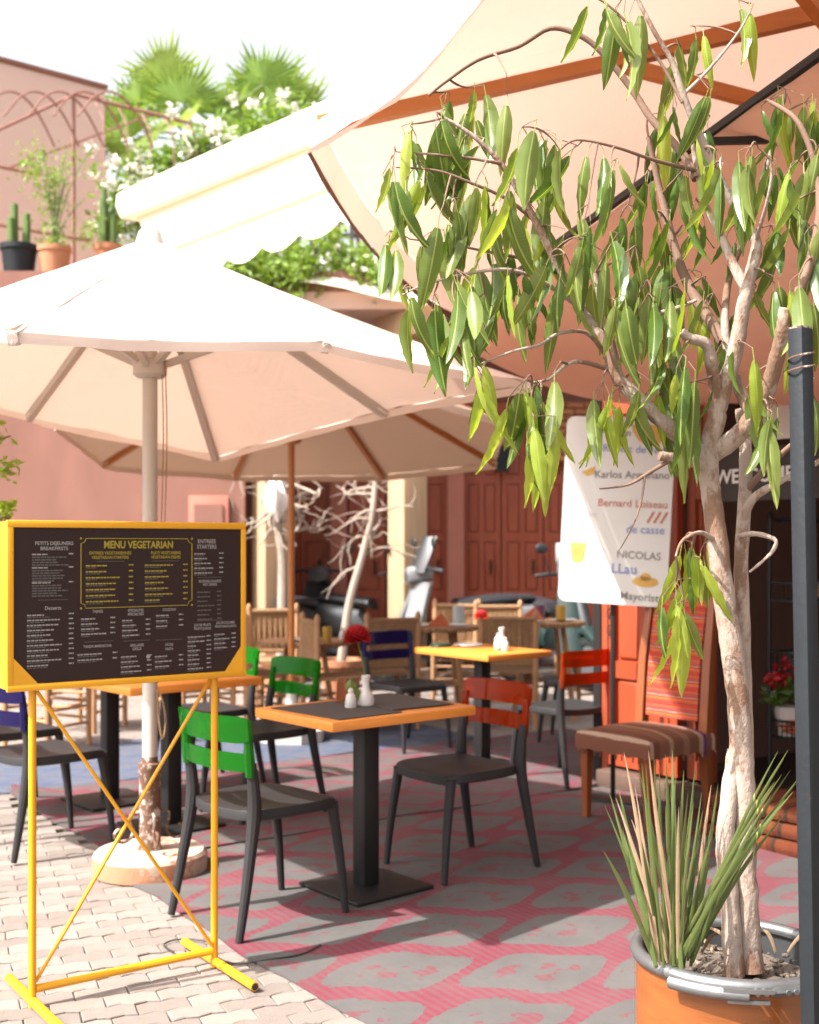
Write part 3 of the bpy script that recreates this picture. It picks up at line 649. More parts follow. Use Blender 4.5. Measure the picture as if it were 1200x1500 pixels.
c2 = Vector((2.04, 4.72, 0)); rim2 = []
for k, z in enumerate((3.10, 3.10, 3.08, 3.06, 3.0, 2.95, 2.85, 2.67)):
    a = math.pi+math.pi/4*k; rim2.append(c2+Vector((math.cos(a)*2.4+(.13 if k == 7 else 0), math.sin(a)*2.4, z)))
p2, rl2 = parasol('market_parasol', 'large peach parasol with orange timber ribs and fringed hem over the potted tree', c2, (2.04, 4.72, 3.68), rim2, 3.0, 'ecru_cloth', 'wood_orange', 'wood_orange', .03, [.09, .06, .06, .06, .06, .06, .06, -.13], .11, .035, 'market parasols', .5, .027)
at0(valance(rl2, c2, .135, .042, .005, 9, z0=.82), p2).build('fringe', 'fringe_brown', p2)
MB().lathe([(.26, 0), (.26, .09), (.05, .1)], 32).build('slab_base', 'white_concrete', p2)

c3 = Vector((-.862, 8.72, 0)); rim3 = []
for k in range(8):
    a = -math.pi/2+math.pi/8+math.pi/4*k; r_ = 1.66
    rim3.append(c3+Vector((math.cos(a)*r_, math.sin(a)*r_, (2.46, 2.26, 2.08, 2.03, 2.03, 2.07, 2.25, 2.46)[k])))
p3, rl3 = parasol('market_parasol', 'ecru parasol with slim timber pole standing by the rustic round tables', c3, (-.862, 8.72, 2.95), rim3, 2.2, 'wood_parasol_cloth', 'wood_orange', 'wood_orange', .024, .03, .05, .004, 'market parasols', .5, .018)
MB().prism([(.25*math.cos(R(45*k+22)), .25*math.sin(R(45*k+22))) for k in range(8)], 0, .09).build('slab_base', 'white_concrete', p3)
MB().lathe([(.04, .08), (.04, .36)], 14).build('sleeve', 'white_concrete', p3)

# salmon sheet awning tied between the shopfront and a steel bar
aw = thing('sheet_awning', 'slack salmon cloth awning stretched from the shopfront to a dark steel bar', 'awning', (1.17, 7.19, 2.3))
Q0, Q1 = Vector((.128, 5.6, 2.41)), Vector((1.166, 3.4, 2.80)); Qe = Q1+(Q1-Q0)*.25
fw = [Vector((1.34, 6.95, 2.22)), Vector((1.17+2.3, 7.19-3.28, 1.95))]
def awf(a, b):
    o = Q0.lerp(Qe, a); i = fw[0].lerp(fw[1], a); i = i+Vector((-.819, -.574, 0))*.012
    p = o.lerp(i, b); p.z -= .16*math.sin(math.pi*b)*math.sin(math.pi*min(1, a*1.2+.1))+.025*math.sin(a*9+b*4)*b+.02*math.sin(b*14+a*5)*a
    return p
at0(MB().grid(awf, 30, 24), aw).build('cloth', 'salmon_cloth', aw, ang=70)
def bar(a, b, r, m, root, name='bar', n=4): return at0(MB().tube([a, b], r, n), root).build(name, m, root)
up_ = Vector((0, 0, .018))
bar(Q0+up_, Qe+up_, .017, 'black_metal', aw); bar(Q0+up_, fw[0]+up_, .016, 'black_metal', aw)
bar(P(1040, 207, 3.75), P(1330, 200, 3.9), .015, 'black_metal', aw)
bar(Qe+up_, fw[1]+up_, .022, 'black_metal', aw)

# cream retractable awning high above
a4 = thing('cassette_awning', 'bright cream retractable awning with scalloped valance above the parasols', 'awning', (1.3, 7.1, 3.52))
e0, e1 = Vector((-2.1, 9.02, 4.0)), Vector((.05, 6.58, 3.97)); ed = (e1-e0).normalized(); en = Vector((-ed.y, ed.x, 0)); en = en if en.y < 0 else -en
mb = MB()
n0 = 0
prof = [(-.07, -.12), (.09, -.12), (.13, -.04), (.12, .05), (.04, .11), (-.07, .11)]
for e in (e0, e1): mb.v += [tuple(e+en*x+Vector((0, 0, z))) for x, z in prof]
mb.f += [tuple(range(5, -1, -1)), tuple(range(6, 12))]+[(k, (k+1) % 6, 6+(k+1) % 6, 6+k) for k in range(6)]
at0(mb, a4).build('cassette', 'cream_awning_cloth', a4, ang=20)
f0, f1 = Vector((-1.70, 8.35, 3.50)), Vector((.12, 6.08, 3.46))
def ff(a, b):
    p = (e0+ed*.06-Vector((0, 0, .09))).lerp(e1-Vector((0, 0, .09)), a).lerp(f0.lerp(f1, a), b); p.z -= .05*math.sin(math.pi*b)*(1+.3*math.sin(a*8)); return p
cl = at0(MB().grid(ff, 24, 10), a4).build('cloth', 'cream_awning_cloth', a4, ang=70)
def vf(a, b):
    p = f0.lerp(f1, a); s = a*7; sc = .5+.5*abs(math.sin(math.pi*s)); p = p+en*.01*math.sin(s*6)*b; p.z -= b*(.15+.13*sc); return p
at0(MB().grid(vf, 108, 3), a4).build('scalloped_valance', 'cream_awning_cloth', cl, ang=70)
bar(f0, f1, .03, 'cream_awning_cloth', a4, 'front_bar', 10)
bar(e1, Vector((1.3, 7.1, 3.56)), .03, 'black_metal', a4, 'bracket_arm', 8); bar(e1+Vector((-.6, .68, -.02)), Vector((1.25, 7.3, 3.56)), .03, 'black_metal', a4, 'bracket_arm', 8)
a5 = thing('terrace_awning', 'small sunlit white awning sheet over the terrace beside the lattice', 'awning', (.3, 12.6, 4.08))
k0, k1, k2, k3 = P(438, 412, 12.3), P(760, 470, 12.2), P(760, 340, 13.4), P(560, 372, 13.6)
at0(MB().grid(lambda a, b: k0.lerp(k1, a).lerp(k3.lerp(k2, a), b)+Vector((0, 0, .02*math.sin(a*11))), 10, 8), a5).build('cloth', 'cream_awning_cloth', a5, ang=70)
for k, z in ((k0, 4.3), (k1, 4.05), (k2, 4.05), (k3, 4.05)): bar(Vector((k.x, max(k.y, 12.6), z-.02)), k+Vector((0, 0, .01)), .02, 'black_metal', a5, 'post', 6)

# ------------------------------------------------------------------ bistro chairs and tables
def chair_meshes():
    D = {}
    def seatf(a, b):
        x = (a-.5)*2; y = (b-.5)*2; k = 1-.10*abs(x)**4*abs(y)**4
        w_ = .215-.012*(b < .5)*(1-b*2)
        return Vector((x*w_*k*(1+.03*(1-y*y)), y*.21*k*(1+.03*(1-x*x))+.0, .452-.016*(1-x*x)*(1-(y+.2)**2*.6)-.012*max(0, y-.55)**2*4))
    mb = MB(); N = 16; mb.grid(seatf, N, N); W = N+1
    loop = [i for i in range(W)]+[j*W+N for j in range(1, W)]+[N*W+i for i in range(N-1, -1, -1)]+[j*W for j in range(N-1, 0, -1)]
    pr = loop
    for k, (sc, dz) in enumerate(((1.012, -.006), (1.012, -.036), (.97, -.04))):
        nn = []
        for i in loop: v = mb.v[i]; nn.append(len(mb.v)); mb.v.append((v[0]*sc, v[1]*sc, v[2]+dz if k < 2 else .41))
        for i in range(len(pr)): q = (i+1) % len(pr); mb.f.append((pr[i], nn[i], nn[q], pr[q]))
        pr = nn
    mb.f.append(tuple(reversed(pr))); D['seat'] = mb.mesh('seat', 'charcoal_plastic', True, 50)
    def leg(path, rad):
        return MB().tube(smooth_path(path, 4), rad, 10).mesh('leg', 'charcoal_plastic')
    def rr(a, b, n): return [a+(b-a)*i/(n-1) for i in range(n)]
    for s in (-1, 1):
        D['front', s] = leg([(s*.205, .235, 0), (s*.197, .215, .2), (s*.186, .187, .39), (s*.183, .182, .43)], rr(.013, .026, 13))
        D['rear', s] = leg([(s*.225, -.275, 0), (s*.216, -.235, .2), (s*.204, -.197, .42), (s*.204, -.196, .52), (s*.206, -.21, .625)], rr(.014, .030, 13)[:9]+rr(.0265, .019, 8))
    def band(z0, z1, th, hw, bulge, lean):
        mb = MB(); n = 16
        for i in range(n+1):
            x = -1+2*i/n; y = -.215-bulge*(1-x*x); e = 1-.25*max(0, abs(x)-.85)/.15
            zc = (z0+z1)/2; hh = (z1-z0)/2*e
            for (dy, zz) in ((-th/2, zc-hh), (th/2, zc-hh+.003), (th/2, zc+hh-.003), (-th/2, zc+hh)):
                mb.v.append((x*hw, y+dy-(zz-.62)*lean, zz))
        mb.f += [(i*4+k, i*4+(k+1) % 4, (i+1)*4+(k+1) % 4, (i+1)*4+k) for i in range(n) for k in range(4)]
        mb.f += [(3, 2, 1, 0), (n*4, n*4+1, n*4+2, n*4+3)]
        return mb
    mb = band(.70, .80, .016, .228, .05, .12); b2 = band(.595, .665, .016, .222, .045, .12)
    mb.add(b2.v, b2.f)
    for s in (-1, 1): mb.tube([(s*.206, -.212, .58), (s*.206, -.217, .64), (s*.208, -.226, .74)], [.02, .02, .014], 8)
    D['back'] = mb
    return D
CD = chair_meshes(); CB = {c: CD['back'].mesh('backrest', c+'_plastic', True, 40) for c in ('green', 'orange', 'purple')}
def chair(colour, x, y, ang, label):
    t = thing('bistro_chair', label, 'chair', (x, y, .0095), R(ang-90), 'bistro chairs')
    link('seat', CD['seat'], t); link('backrest', CB[colour], t)
    for k in ('front', 'rear'):
        for s in (-1, 1): link('leg', CD[k, s], t)
    return t
chair('green', -.5575, 4.5975, 43, 'charcoal chair with clear green backrest at the table holding the red dahlia')
chair('orange', .209, 5.275, 217, 'charcoal chair with clear orange backrest facing the clear green one across the dahlia table')
chair('purple', -1.72, 5.67, 44, 'charcoal chair with clear purple backrest just behind the yellow menu board')
chair('green', -.80, 6.36, 220, 'charcoal chair with clear green backrest behind the parasol slab base')
chair('purple', -2.12, 6.35, 42, 'charcoal chair beside the pink wall, half hidden by the menu board stand')
chair('green', -1.22, 7.1, 222, 'charcoal chair at the back table behind the metal parasol pole')
chair('orange', .93, 7.28, 127, 'charcoal chair with clear orange backrest beside the kilim chair')
chair('purple', -.02, 8.42, -52, 'charcoal chair with clear purple backrest behind the table with the pink flower')
chair('orange', 1.22, 8.7, 160, 'charcoal chair with clear orange backrest under the white menu sign')
def bistro_table(x, y, ang, label, w=.74, dpt=.54):
    t = thing('bistro_table', label, 'table', (x, y, .009), R(ang), 'square bistro tables')
    tp = MB()
    n = 5
    for k in range(n):
        y0 = -dpt/2+dpt*k/n
    tp.box(-w/2, w/2, -dpt/2, dpt/2, .707, .747, ch=.006); tp.build('table_top', 'teak_orange', t)
    MB().box(-.04, .04, -.04, .04, .015, .706, ch=.006).build('column', 'black_metal', t)
    MB().box(-.2, .2, -.2, .2, 0, .016, ch=.005).build('base_plate', 'black_metal', t)
    MB().box(-.13, .13, -.13, .13, .695, .706).build('mount_plate', 'black_metal', t)
    return t
t1 = bistro_table(-.18, 4.945, 40, 'orange wood bistro table set with placemats and a red dahlia')
bistro_table(-1.203, 6.03, 41, 'orange wood bistro table behind the yellow menu board')
bistro_table(-1.66, 6.62, 41, 'orange wood bistro table nearest the pink wall')
t2 = bistro_table(.47, 7.72, 127, 'orange wood bistro table with a pink flower in a white vase')
def on(t, x, y, z=.757): return Matrix.Translation(t.location) @ Matrix.Rotation(t.rotation_euler.z, 4, 'Z') @ Vector((x, y, z-.009))
for k, (x, y) in enumerate(((-.17, -.02), (.16, .03))):
    o = MB().box(-.16, .16, -.225, .225, 0, .003).build('placemat', 'placemat', None); o.location = on(t1, x, y, .7575); o.rotation_euler = (0, 0, R(40+(2, -3)[k]))
    if k: o.location.z += .0035
    tag(o, ('dark placemat laid before the green chair', 'dark placemat laid before the orange chair')[k], 'placemat', 'placemats on the dahlia table')
def flower(name, label, base, vh, head, m, rad, n, leaf=True):
    t = thing(name, label, 'vase', base); s = vh/.13
    MB().lathe([(.026*s, 0), (.034*s, .008*s), (.036*s, .03*s), (.028*s, .052*s), (.016*s, .07*s), (.0145*s, .1*s), (.019*s, .128*s), (.016*s, .13*s), (.012*s, .1*s)], 20).build('vase', 'ceramic', t)
    h = Vector(head)-Vector(base); mid = Vector((h.x*.2+.012, h.y*.3, vh*1.1))
    f = MB().tube(bez((0, 0, vh*.3), mid, h-Vector((0, 0, rad*.3)), 8), .0028, 6).build('stem', 'stem_green', t)
    mb = MB(); r2 = random.Random(n)
    for k in range(n):
        ga = k*2.399963; el = 1.45-2.1*(k/n); L_ = rad*(.55+.45*(k/n)); dz = Vector((math.cos(ga)*math.cos(el), math.sin(ga)*math.cos(el), math.sin(el)))
        sd = dz.cross(Vector((0, 0, 1))).normalized() if abs(dz.z) < .99 else Vector((1, 0, 0)); nn = sd.cross(dz); w_ = L_*.3
        c = h+dz*rad*.08
        mb.add([c, c+dz*L_*.55+sd*w_+nn*.004, c+dz*L_*.6-nn*w_*.4, c+dz*L_*.55-sd*w_+nn*.004, c+dz*L_+nn*L_*.12], [(0, 1, 2), (0, 2, 3), (1, 4, 2), (2, 4, 3)])
    mb.ball(h, rad*.3, 8)
    mb.build('flower_head', m, t, False)
    if leaf:
        for (px_, z_, rx_) in ((-.03, vh*.75, 10), (-.012, vh*.5, -25)):
            mb = MB(); mb.grid(lambda a, b: (px_-.03+(a-.5)*.05*math.sin(math.pi*(.08+.92*b)), -.02+.006*math.cos(a*6), z_-.04+.06*b), 4, 6); mb.build('leaf', 'leaf_green', t)
flower('flower_vase', 'white bottle vase with a deep red dahlia on the front orange table', G(536, 1035, .758), .13, P(523, 930, 4.93), 'petal_red', .066, 120)
flower('flower_vase', 'white bottle vase with a coral pink flower on the table by the orange chair', on(t2, -.1, -.08), .14, P(705, 901, 7.55), 'petal_pink', .055, 60, False)
def shaker(p, label, h=.075, group='white shakers and cups'):
    t = thing('salt_shaker', label, 'shaker', p, 0, group); s = h/.075
    MB().lathe([(.021*s, 0), (.0225*s, .004*s), (.021*s, .035*s), (.017*s, .05*s), (.010*s, .058*s)], 16).build('body', 'ceramic', t)
    MB().lathe([(.0102*s, .056*s), (.011*s, .068*s), (.006*s, .075*s), (.001, .076*s)], 12).build('cap', 'ceramic', t)
shaker(G(514, 1037, .758), 'small white shaker beside the vase with the red dahlia', .08)
shaker(on(t2, -.2, -.02), 'white shaker nearest the coral flower vase', .085); shaker(on(t2, .0, -.14), 'second white shaker standing past the coral flower vase', .1)
hd = thing('copper_holder', 'small copper wire bill holder behind the white shaker', 'holder', G(499, 1027, .758), R(20))
for k, x in enumerate((-.02, .02)):
    MB().tube([(x*1.2, -.012, 0), (x*.75, -.008, .1)], .004, 6).build('upright', 'copper', hd)
MB().tube([(-.024, -.012, .004), (.024, -.012, .004)], .004, 6).build('base_bar', 'copper', hd); MB().tube([(-.016, -.009, .1), (.016, -.009, .1)], .0035, 6).build('top_bar', 'copper', hd); MB().box(-.018, .018, -.004, .004, .003, .085).build('card', 'copper', hd)
def plate(p, label, r=.1, m='ceramic', group='plates set on the tables'):
    o = MB().lathe([(r*.6, 0), (r, .012), (r*.98, .015), (r*.6, .005), (.001, .005)], 24).build('plate', m); o.location = p; tag(o, label, 'plate', group)
plate(on(t2, .2, -.05), 'white plate on the table with the coral flower')
o = MB().box(-.07, .07, -.04, .04, 0, .02, ch=.009).build('napkin', 'napkin_green'); o.location = on(t2, .28, .12); o.rotation_euler = (0, 0, .8); tag(o, 'dark green napkin folded beside the plate on the coral flower table', 'napkin')

# ------------------------------------------------------------------ yellow menu board
BA = math.atan2(.354, .503)
mn = thing('menu_board', 'yellow framed vegetarian menu board on a cross braced yellow tube stand', 'menu board', (-1.144, 3.654, 0), BA)
LX = .615; x0, x1, z0, z1 = -.083, .712, .982, 1.495
ybox = MB().box(x0, x1, .012, .105, z0, z1, ch=.004).build('case', 'yellow_paint', mn)
pn = MB().box(x0+.014, x1-.014, -.001, .013, z0+.014, z1-.016).build('menu_panel', 'menu_brown', mn)
fr = MB()
fr.box(x0-.004, x1+.004, -.006, .011, z1-.018, z1+.004, ch=.003); fr.box(x0-.004, x1+.004, -.006, .011, z0-.004, z0+.017, ch=.003)
fr.box(x0-.004, x0+.016, -.0055, .011, z0+.016, z1-.017, ch=.002); fr.box(x1-.014, x1+.004, -.0055, .011, z0+.016, z1-.017, ch=.002)
fr.build('frame', 'yellow_paint', mn)
for s in (0, 1):
    a = x0+.013 if s == 0 else x1-.012; b = a+(.078 if s == 0 else -.062); zt = z0+.016
    poly = [(a, zt), (b, zt), (a, zt+.085)]
    m_ = MB(); m_.v = [(x, y, z) for y in (-.0048, -.0012) for x, z in poly]; m_.f = [(0, 1, 2), (5, 4, 3), (0, 3, 4, 1), (1, 4, 5, 2), (2, 5, 3, 0)]; m_.build('corner_gusset', 'yellow_paint', mn, False)
for x in (0, LX):
    MB().tube([(x, .03, .0), (x, .03, z0-.003)], .0118, 12).build('leg', 'yellow_paint', mn)
    ft = MB().tube([(x, -.26, .02), (x, .27, .02)], .0145, 12, cap=True).build('foot', 'yellow_paint', mn)
    for q in (-.262, .272): MB().tube([(x, q-.0006, .02), (x, q+.0006, .02)], .011, 10).build('tube_end', 'cable_black', ft)
MB().tube([(.01, .03, .055), (LX-.01, .03, .055)], .0125, 10).build('rail', 'yellow_paint', mn)
MB().tube([(.012, .022, z0-.01), (LX-.012, .022, .075)], .0062, 8).build('brace', 'yellow_paint', mn)
MB().tube([(LX-.012, .036, z0-.01), (.012, .036, .075)], .0062, 8).build('brace', 'yellow_paint', mn)
YP = -.0022
def bq(u, v): return x0+.014+(x1-x0-.028)*u, z1-.016-(z1-z0-.03)*v
HW = {'PETITS DEJEUNERS': .155, 'BREAKFIRSTS': .112, 'MENU VEGETARIAN': .305, 'ENTREES VEGETARIENNES': .18, 'VEGETARIAN STARTERS': .16, 'PLATS VEGETARIENS': .135, 'VEGETARIAN DISHES': .135, 'ENTREES': .085, 'STARTERS': .092, 'BOISSONS CHAUDES': .105, 'HOT DRINKS': .066, 'Desserts': .066, 'TAJINES': .045, 'TANGIA MARRAKCHIA': .12, 'SPECIALITES': .07, 'SPECIALTIES': .07, 'GRILLADES': .06, 'GRILLS': .04, 'COUSCOUS': .06, 'PÂTES': .035, 'PASTA': .035, 'JUS DE FRUITS': .08, 'FRUITS JUICES': .08, 'JUS DE LEGUMES': .09, 'VEGETABLES JUICES': .105}
def head(s, u, v, size, m='print_white', bold=.018):
    x, z = bq(u, v); o = lettering(s, size*(.80 if size > .03 else .74), m, pn, (x, YP, z), (R(90), 0, 0), bold)
    o.scale = (HW[s]*(x1-x0-.028)/o.dimensions.x if o.dimensions.x else .7, 1, 1)
rl_ = random.Random(21)
def lines(u0, u1, v, n, dv, m, price=True, sub=True, wlim=(.35, .75)):
    mb = MB(); ms = MB()
    def words(b, x, xe, z, h):
        while x < xe:
            w_ = rl_.uniform(.006, .017); b.add([(x, YP, z-h), (min(x+w_, xe), YP, z-h), (min(x+w_, xe), YP, z+h), (x, YP, z+h)], [(0, 1, 2, 3)]); x += w_+.0022
    for k in range(n):
        xa, z = bq(u0, v+dv*k); xb, _ = bq(u1, v)
        words(mb, xa, xa+(xb-xa)*rl_.uniform(*wlim), z, .0021)
        if price: words(mb, xb-.016, xb, z+.002, .0021)
        if sub: words(ms, xa, xa+(xb-xa)*rl_.uniform(.2, .5), z-.0066, .0014)
    tag(mb.build('small_print', m, pn, False), kind='stuff')
    if sub: tag(ms.build('small_print', 'print_grey', pn, False), kind='stuff')
def rule(u0, u1, v, m='print_grey', h=.0008):
    xa, z = bq(u0, v); xb, _ = bq(u1, v); MB().add([(xa, YP, z-h), (xb, YP, z-h), (xb, YP, z+h), (xa, YP, z+h)], [(0, 1, 2, 3)]).build('rule', m, pn, False)
head('PETITS DEJEUNERS', .165, .105, .0205); head('BREAKFIRSTS', .165, .138, .0205)
for v, n in ((.175, 4), (.26, 5), (.355, 5)): lines(.075, .245, v, 1, .02, 'print_white', True, False, (.35, .45)); lines(.075, .245, v+.018, n, .0165, 'print_grey', False, False, (.5, .9))
rule(.1, .22, .465); head('Desserts', .16, .518, .021)
lines(.055, .245, .56, 11, .032, 'print_white')
head('MENU VEGETARIAN', .525, .115, .041, 'print_yellow', .03)
head('ENTREES VEGETARIENNES', .40, .168, .0185, 'print_yellow'); head('VEGETARIAN STARTERS', .40, .197, .0185, 'print_yellow')
head('PLATS VEGETARIENS', .645, .168, .0185, 'print_yellow'); head('VEGETARIAN DISHES', .645, .197, .0185, 'print_yellow')
rule(.34, .46, .222); rule(.585, .705, .222)
lines(.295, .50, .25, 7, .039, 'print_yellow'); lines(.55, .745, .25, 7, .039, 'print_yellow')
xa, za = bq(.275, .072); xb, zb = bq(.765, .525); c_ = .016
MB().tube([(xa+c_, YP, za), (xb-c_, YP, za), (xb-c_*.7, YP, za-c_*.7), (xb, YP, za-c_), (xb, YP, zb+c_), (xb-c_*.7, YP, zb+c_*.7), (xb-c_, YP, zb), (xa+c_, YP, zb), (xa+c_*.7, YP, zb+c_*.7), (xa, YP, zb+c_), (xa, YP, za-c_), (xa+c_*.7, YP, za-c_*.7), (xa+c_, YP, za)], .0016, 4, flat=1).build('border_line', 'print_yellow', pn)
for x, z in ((xa, za), (xb, za), (xa, zb), (xb, zb)): MB().lathe([(.001, -.0004), (.0036, -.0004), (.0036, .0004), (.001, .0004)], 10).xf(Matrix.Translation((x, YP, z)) @ Matrix.Rotation(R(90), 4, 'X')).build('border_dot', 'print_yellow', pn)
head('ENTREES', .835, .09, .025); head('STARTERS', .835, .128, .025)
lines(.775, .915, .175, 5, .033, 'print_white'); rule(.79, .91, .338)
head('BOISSONS CHAUDES', .85, .365, .0165, 'print_white'); head('HOT DRINKS', .85, .388, .0165)
lines(.79, .905, .44, 7, .031, 'print_grey', True, False); rule(.79, .91, .635)
head('JUS DE FRUITS', .815, .665, .016); head('FRUITS JUICES', .815, .69, .016); lines(.745, .855, .745, 8, .031, 'print_white')
head('JUS DE LEGUMES', .925, .655, .016); head('VEGETABLES JUICES', .925, .68, .0145); lines(.87, .975, .735, 4, .031, 'print_white')
head('TAJINES', .345, .548, .0165); lines(.275, .42, .595, 4, .033, 'print_white'); rule(.29, .41, .745)
head('TANGIA MARRAKCHIA', .345, .775, .0165); lines(.26, .43, .825, 2, .036, 'print_white')
head('SPECIALITES', .51, .55, .0165); head('SPECIALTIES', .51, .575, .0165); lines(.45, .575, .615, 4, .033, 'print_white'); rule(.455, .575, .75)
head('GRILLADES', .515, .782, .0165); head('GRILLS', .515, .806, .0165); lines(.445, .58, .855, 4, .033, 'print_white')
head('COUSCOUS', .66, .552, .0165); lines(.60, .725, .59, 3, .036, 'print_white'); rule(.6, .72, .755)
head('PÂTES', .66, .79, .0165); head('PASTA', .66, .818, .0165); lines(.595, .725, .865, 3, .034, 'print_white')
x, z = bq(.565, .862); MB().prism([(x+.008*math.cos(k), z+.006*math.sin(k)) for k in range(6)], 0, .0005).xf(Matrix.Translation((0, YP-.0006, 0)) @ Matrix.Rotation(R(90), 4, 'X')).build('paint_chip', 'print_white', pn, False)
cb = MB().tube(smooth_path([G(255, 1395, .006), G(240, 1384, .006), G(262, 1376, .006), G(305, 1380, .008), G(318, 1402, .006), G(350, 1412, .006), G(395, 1405, .012), G(440, 1398, .014), G(470, 1384, .014)], 5), .003, 6).build('loose_cable', 'cable_black'); tag(cb, 'thin loose cable looping past the foot of the yellow menu stand', 'cable')
# ------------------------------------------------------------------ hand painted menu sign
sg = thing('painted_sign', 'white rounded hand painted menu sign hung on a dark post by the red door', 'sign', (1.14, 6.58, 0), R(-20))
SW, SH = .60, 1.03; zc = 1.615; TY = R(3.0)
SM = Matrix.Translation((0, 0, zc)) @ Matrix.Rotation(TY, 4, 'Y')
poly = []
for cx, cz, a0 in ((SW/2-.045, SH/2-.045, 0), (-SW/2+.045, SH/2-.045, 90), (-SW/2+.045, -SH/2+.045, 180), (SW/2-.045, -SH/2+.045, 270)):
    poly += [(cx+.045*math.cos(R(a0+15*k)), cz+.045*math.sin(R(a0+15*k))) for k in range(7)]
bd = MB().prism(poly, -.012, .012).xf(SM @ Matrix.Rotation(R(90), 4, 'X')).build('board', 'sign_white', sg, ang=40)
def sl_(u, v): return SM @ Vector((-SW/2+SW*u, -.0135, SH/2-SH*v))
def stext(s, u, v, size, m, al='RIGHT', bold=.012): 
    o = lettering(s, size, m, bd, sl_(u, v), (R(90), TY+random.uniform(-.02, .02), 0), bold, al)
stext('Robert de Niro', .96, .175, .058, 'ink_blue'); stext('Gin', .60, .085, .055, 'ink_black')
stext('Karlos Arguiñano', .97, .305, .058, 'ink_black'); stext('Bernard Loiseau', .965, .46, .058, 'ink_red')
stext('de casse', .95, .595, .062, 'ink_blue'); stext('NICOLAS', .93, .735, .058, 'ink_black'); stext('LLau', .72, .81, .075, 'ink_blue', bold=.02)
stext('Mayorista', .97, .955, .060, 'ink_black'); stext('Antonio', .50, .945, .05, 'ink_glare'); stext('Karlos', .33, .525, .045, 'ink_glare')
def blob(pts, m, name='drawing'):
    mb = MB(); c = Vector((0, 0, 0)); vv2 = [sl_(u, v) for u, v in pts]; mb.add(vv2, [tuple(range(len(vv2)))]); return mb.build(name, m, bd, False)
def ell(u, v, a, b, n=16, t0=0, t1=360): return [(u+a*math.cos(R(t0+(t1-t0)*k/n)), v+b*math.sin(R(t0+(t1-t0)*k/n))) for k in range(n)]
blob([(.60, .04), (.93, .04), (.92, .09), (.86, .14), (.77, .155), (.68, .13), (.62, .08)][::-1], 'ink_ochre')
for k in range(3): u = .78+k*.06; blob([(u, .555), (u+.02, .56), (u+.075, .50), (u+.055, .495)], 'ink_red')
blob([(.09, .68), (.24, .68), (.225, .77), (.19, .79), (.14, .79), (.11, .77)], 'ink_ochre')
blob(ell(.80, .87, .12, .028)[::-1], 'ink_ochre'); blob(ell(.80, .845, .05, .022)[::-1], 'ink_ochre')
blob([(.16, .30), (.29, .265), (.285, .305), (.22, .32)], 'ink_ochre')
MB().box(-.04, -.015, .03, .055, .0, 1.75, ch=.004).build('post', 'black_metal', sg); MB().box(-.16, .1, -.05, .14, 0, .02, ch=.004).build('foot_plate', 'black_metal', sg)

# ------------------------------------------------------------------ kilim chair
kc = thing('kilim_chair', 'wooden dining chair upholstered in striped brown and red kilim', 'chair', (1.22, 6.2, .0095), R(218-90))
def kseat(a, b):
    x = (a-.5)*2; y = (b-.5)*2; e = max(abs(x), abs(y)); dome = .035*(1-x**4)*(1-y**4)
    return Vector((x*.245, y*.245, .445+dome))
mb = MB(); N = 14; mb.grid(kseat, N, N); W = N+1
loop = list(range(W))+[j*W+N for j in range(1, W)]+[N*W+i for i in range(N-1, -1, -1)]+[j*W for j in range(N-1, 0, -1)]; pr = loop
for sc, dz in ((1.03, -.02), (1.03, -.085)):
    nn = []
    for q, i in enumerate(loop): v = mb.v[i]; nn.append(len(mb.v)); mb.v.append((v[0]*sc, v[1]*sc, .445+dz+(.006*math.sin(q*2.1) if dz < -.05 else 0)))
    for i in range(len(pr)): q = (i+1) % len(pr); mb.f.append((pr[i], nn[i], nn[q], pr[q]))
    pr = nn
mb.build('seat', 'seat_kilim', kc, ang=60)
mb = MB()
for q in range(40):
    i = q*len(loop)//40; v = mb.v; p = Vector((0, 0, 0)); b_ = kseat((loop[i] % W)/N, (loop[i]//W)/N)
    mb.tube([(b_.x*1.035, b_.y*1.035, .36), (b_.x*1.05, b_.y*1.05, .335)], .004, 4)
mb.build('tassel_fringe', 'seat_kilim', kc)
def tap(x, y, z0, z1, w0, w1, dx=0, dy=0):
    return MB().add([(x+dx+sx*w0, y+dy+sy*w0, z0) for sx, sy in ((-1, -1), (1, -1), (1, 1), (-1, 1))]+[(x+sx*w1, y+sy*w1, z1) for sx, sy in ((-1, -1), (1, -1), (1, 1), (-1, 1))], [(3, 2, 1, 0), (4, 5, 6, 7), (0, 1, 5, 4), (1, 2, 6, 5), (2, 3, 7, 6), (3, 0, 4, 7)])
for s in (-1, 1):
    tap(s*.21, .21, 0, .42, .016, .026).build('leg', 'chair_wood', kc, ang=30)
    tap(s*.21, -.215, 0, .42, .018, .026, 0, -.05).build('leg', 'chair_wood', kc, ang=30)
    MB().tube([(s*.215, -.22, .40), (s*.215, -.25, .8), (s*.205, -.31, 1.17)], [.036, .034, .028], 4).build('back_post', 'chair_wood', kc, ang=30)
MB().box(-.2, .2, -.32, -.295, 1.1, 1.16, ch=.006).build('top_rail', 'chair_wood', kc)
MB().box(-.2, .2, -.2, .2, .37, .43).build('seat_rail', 'chair_wood', kc)
mb = MB()
for sy in (-.016, .016): mb.grid(lambda a, b: Vector(((a-.5)*.345, -.225-.018*b-.065*b*b+sy+(.008*math.sin(math.pi*a) if sy > 0 else 0), .5+.62*b)), 8, 12)
n_ = len(mb.v)//2; bl = [i for i in range(9)]+[j*9+8 for j in range(1, 13)]+[12*9+i for i in range(7, -1, -1)]+[j*9 for j in range(11, 0, -1)]
mb.f += [(bl[i], bl[(i+1) % len(bl)], n_+bl[(i+1) % len(bl)], n_+bl[i]) for i in range(len(bl))]
mb.build('back_cushion', 'back_kilim', kc, ang=50)

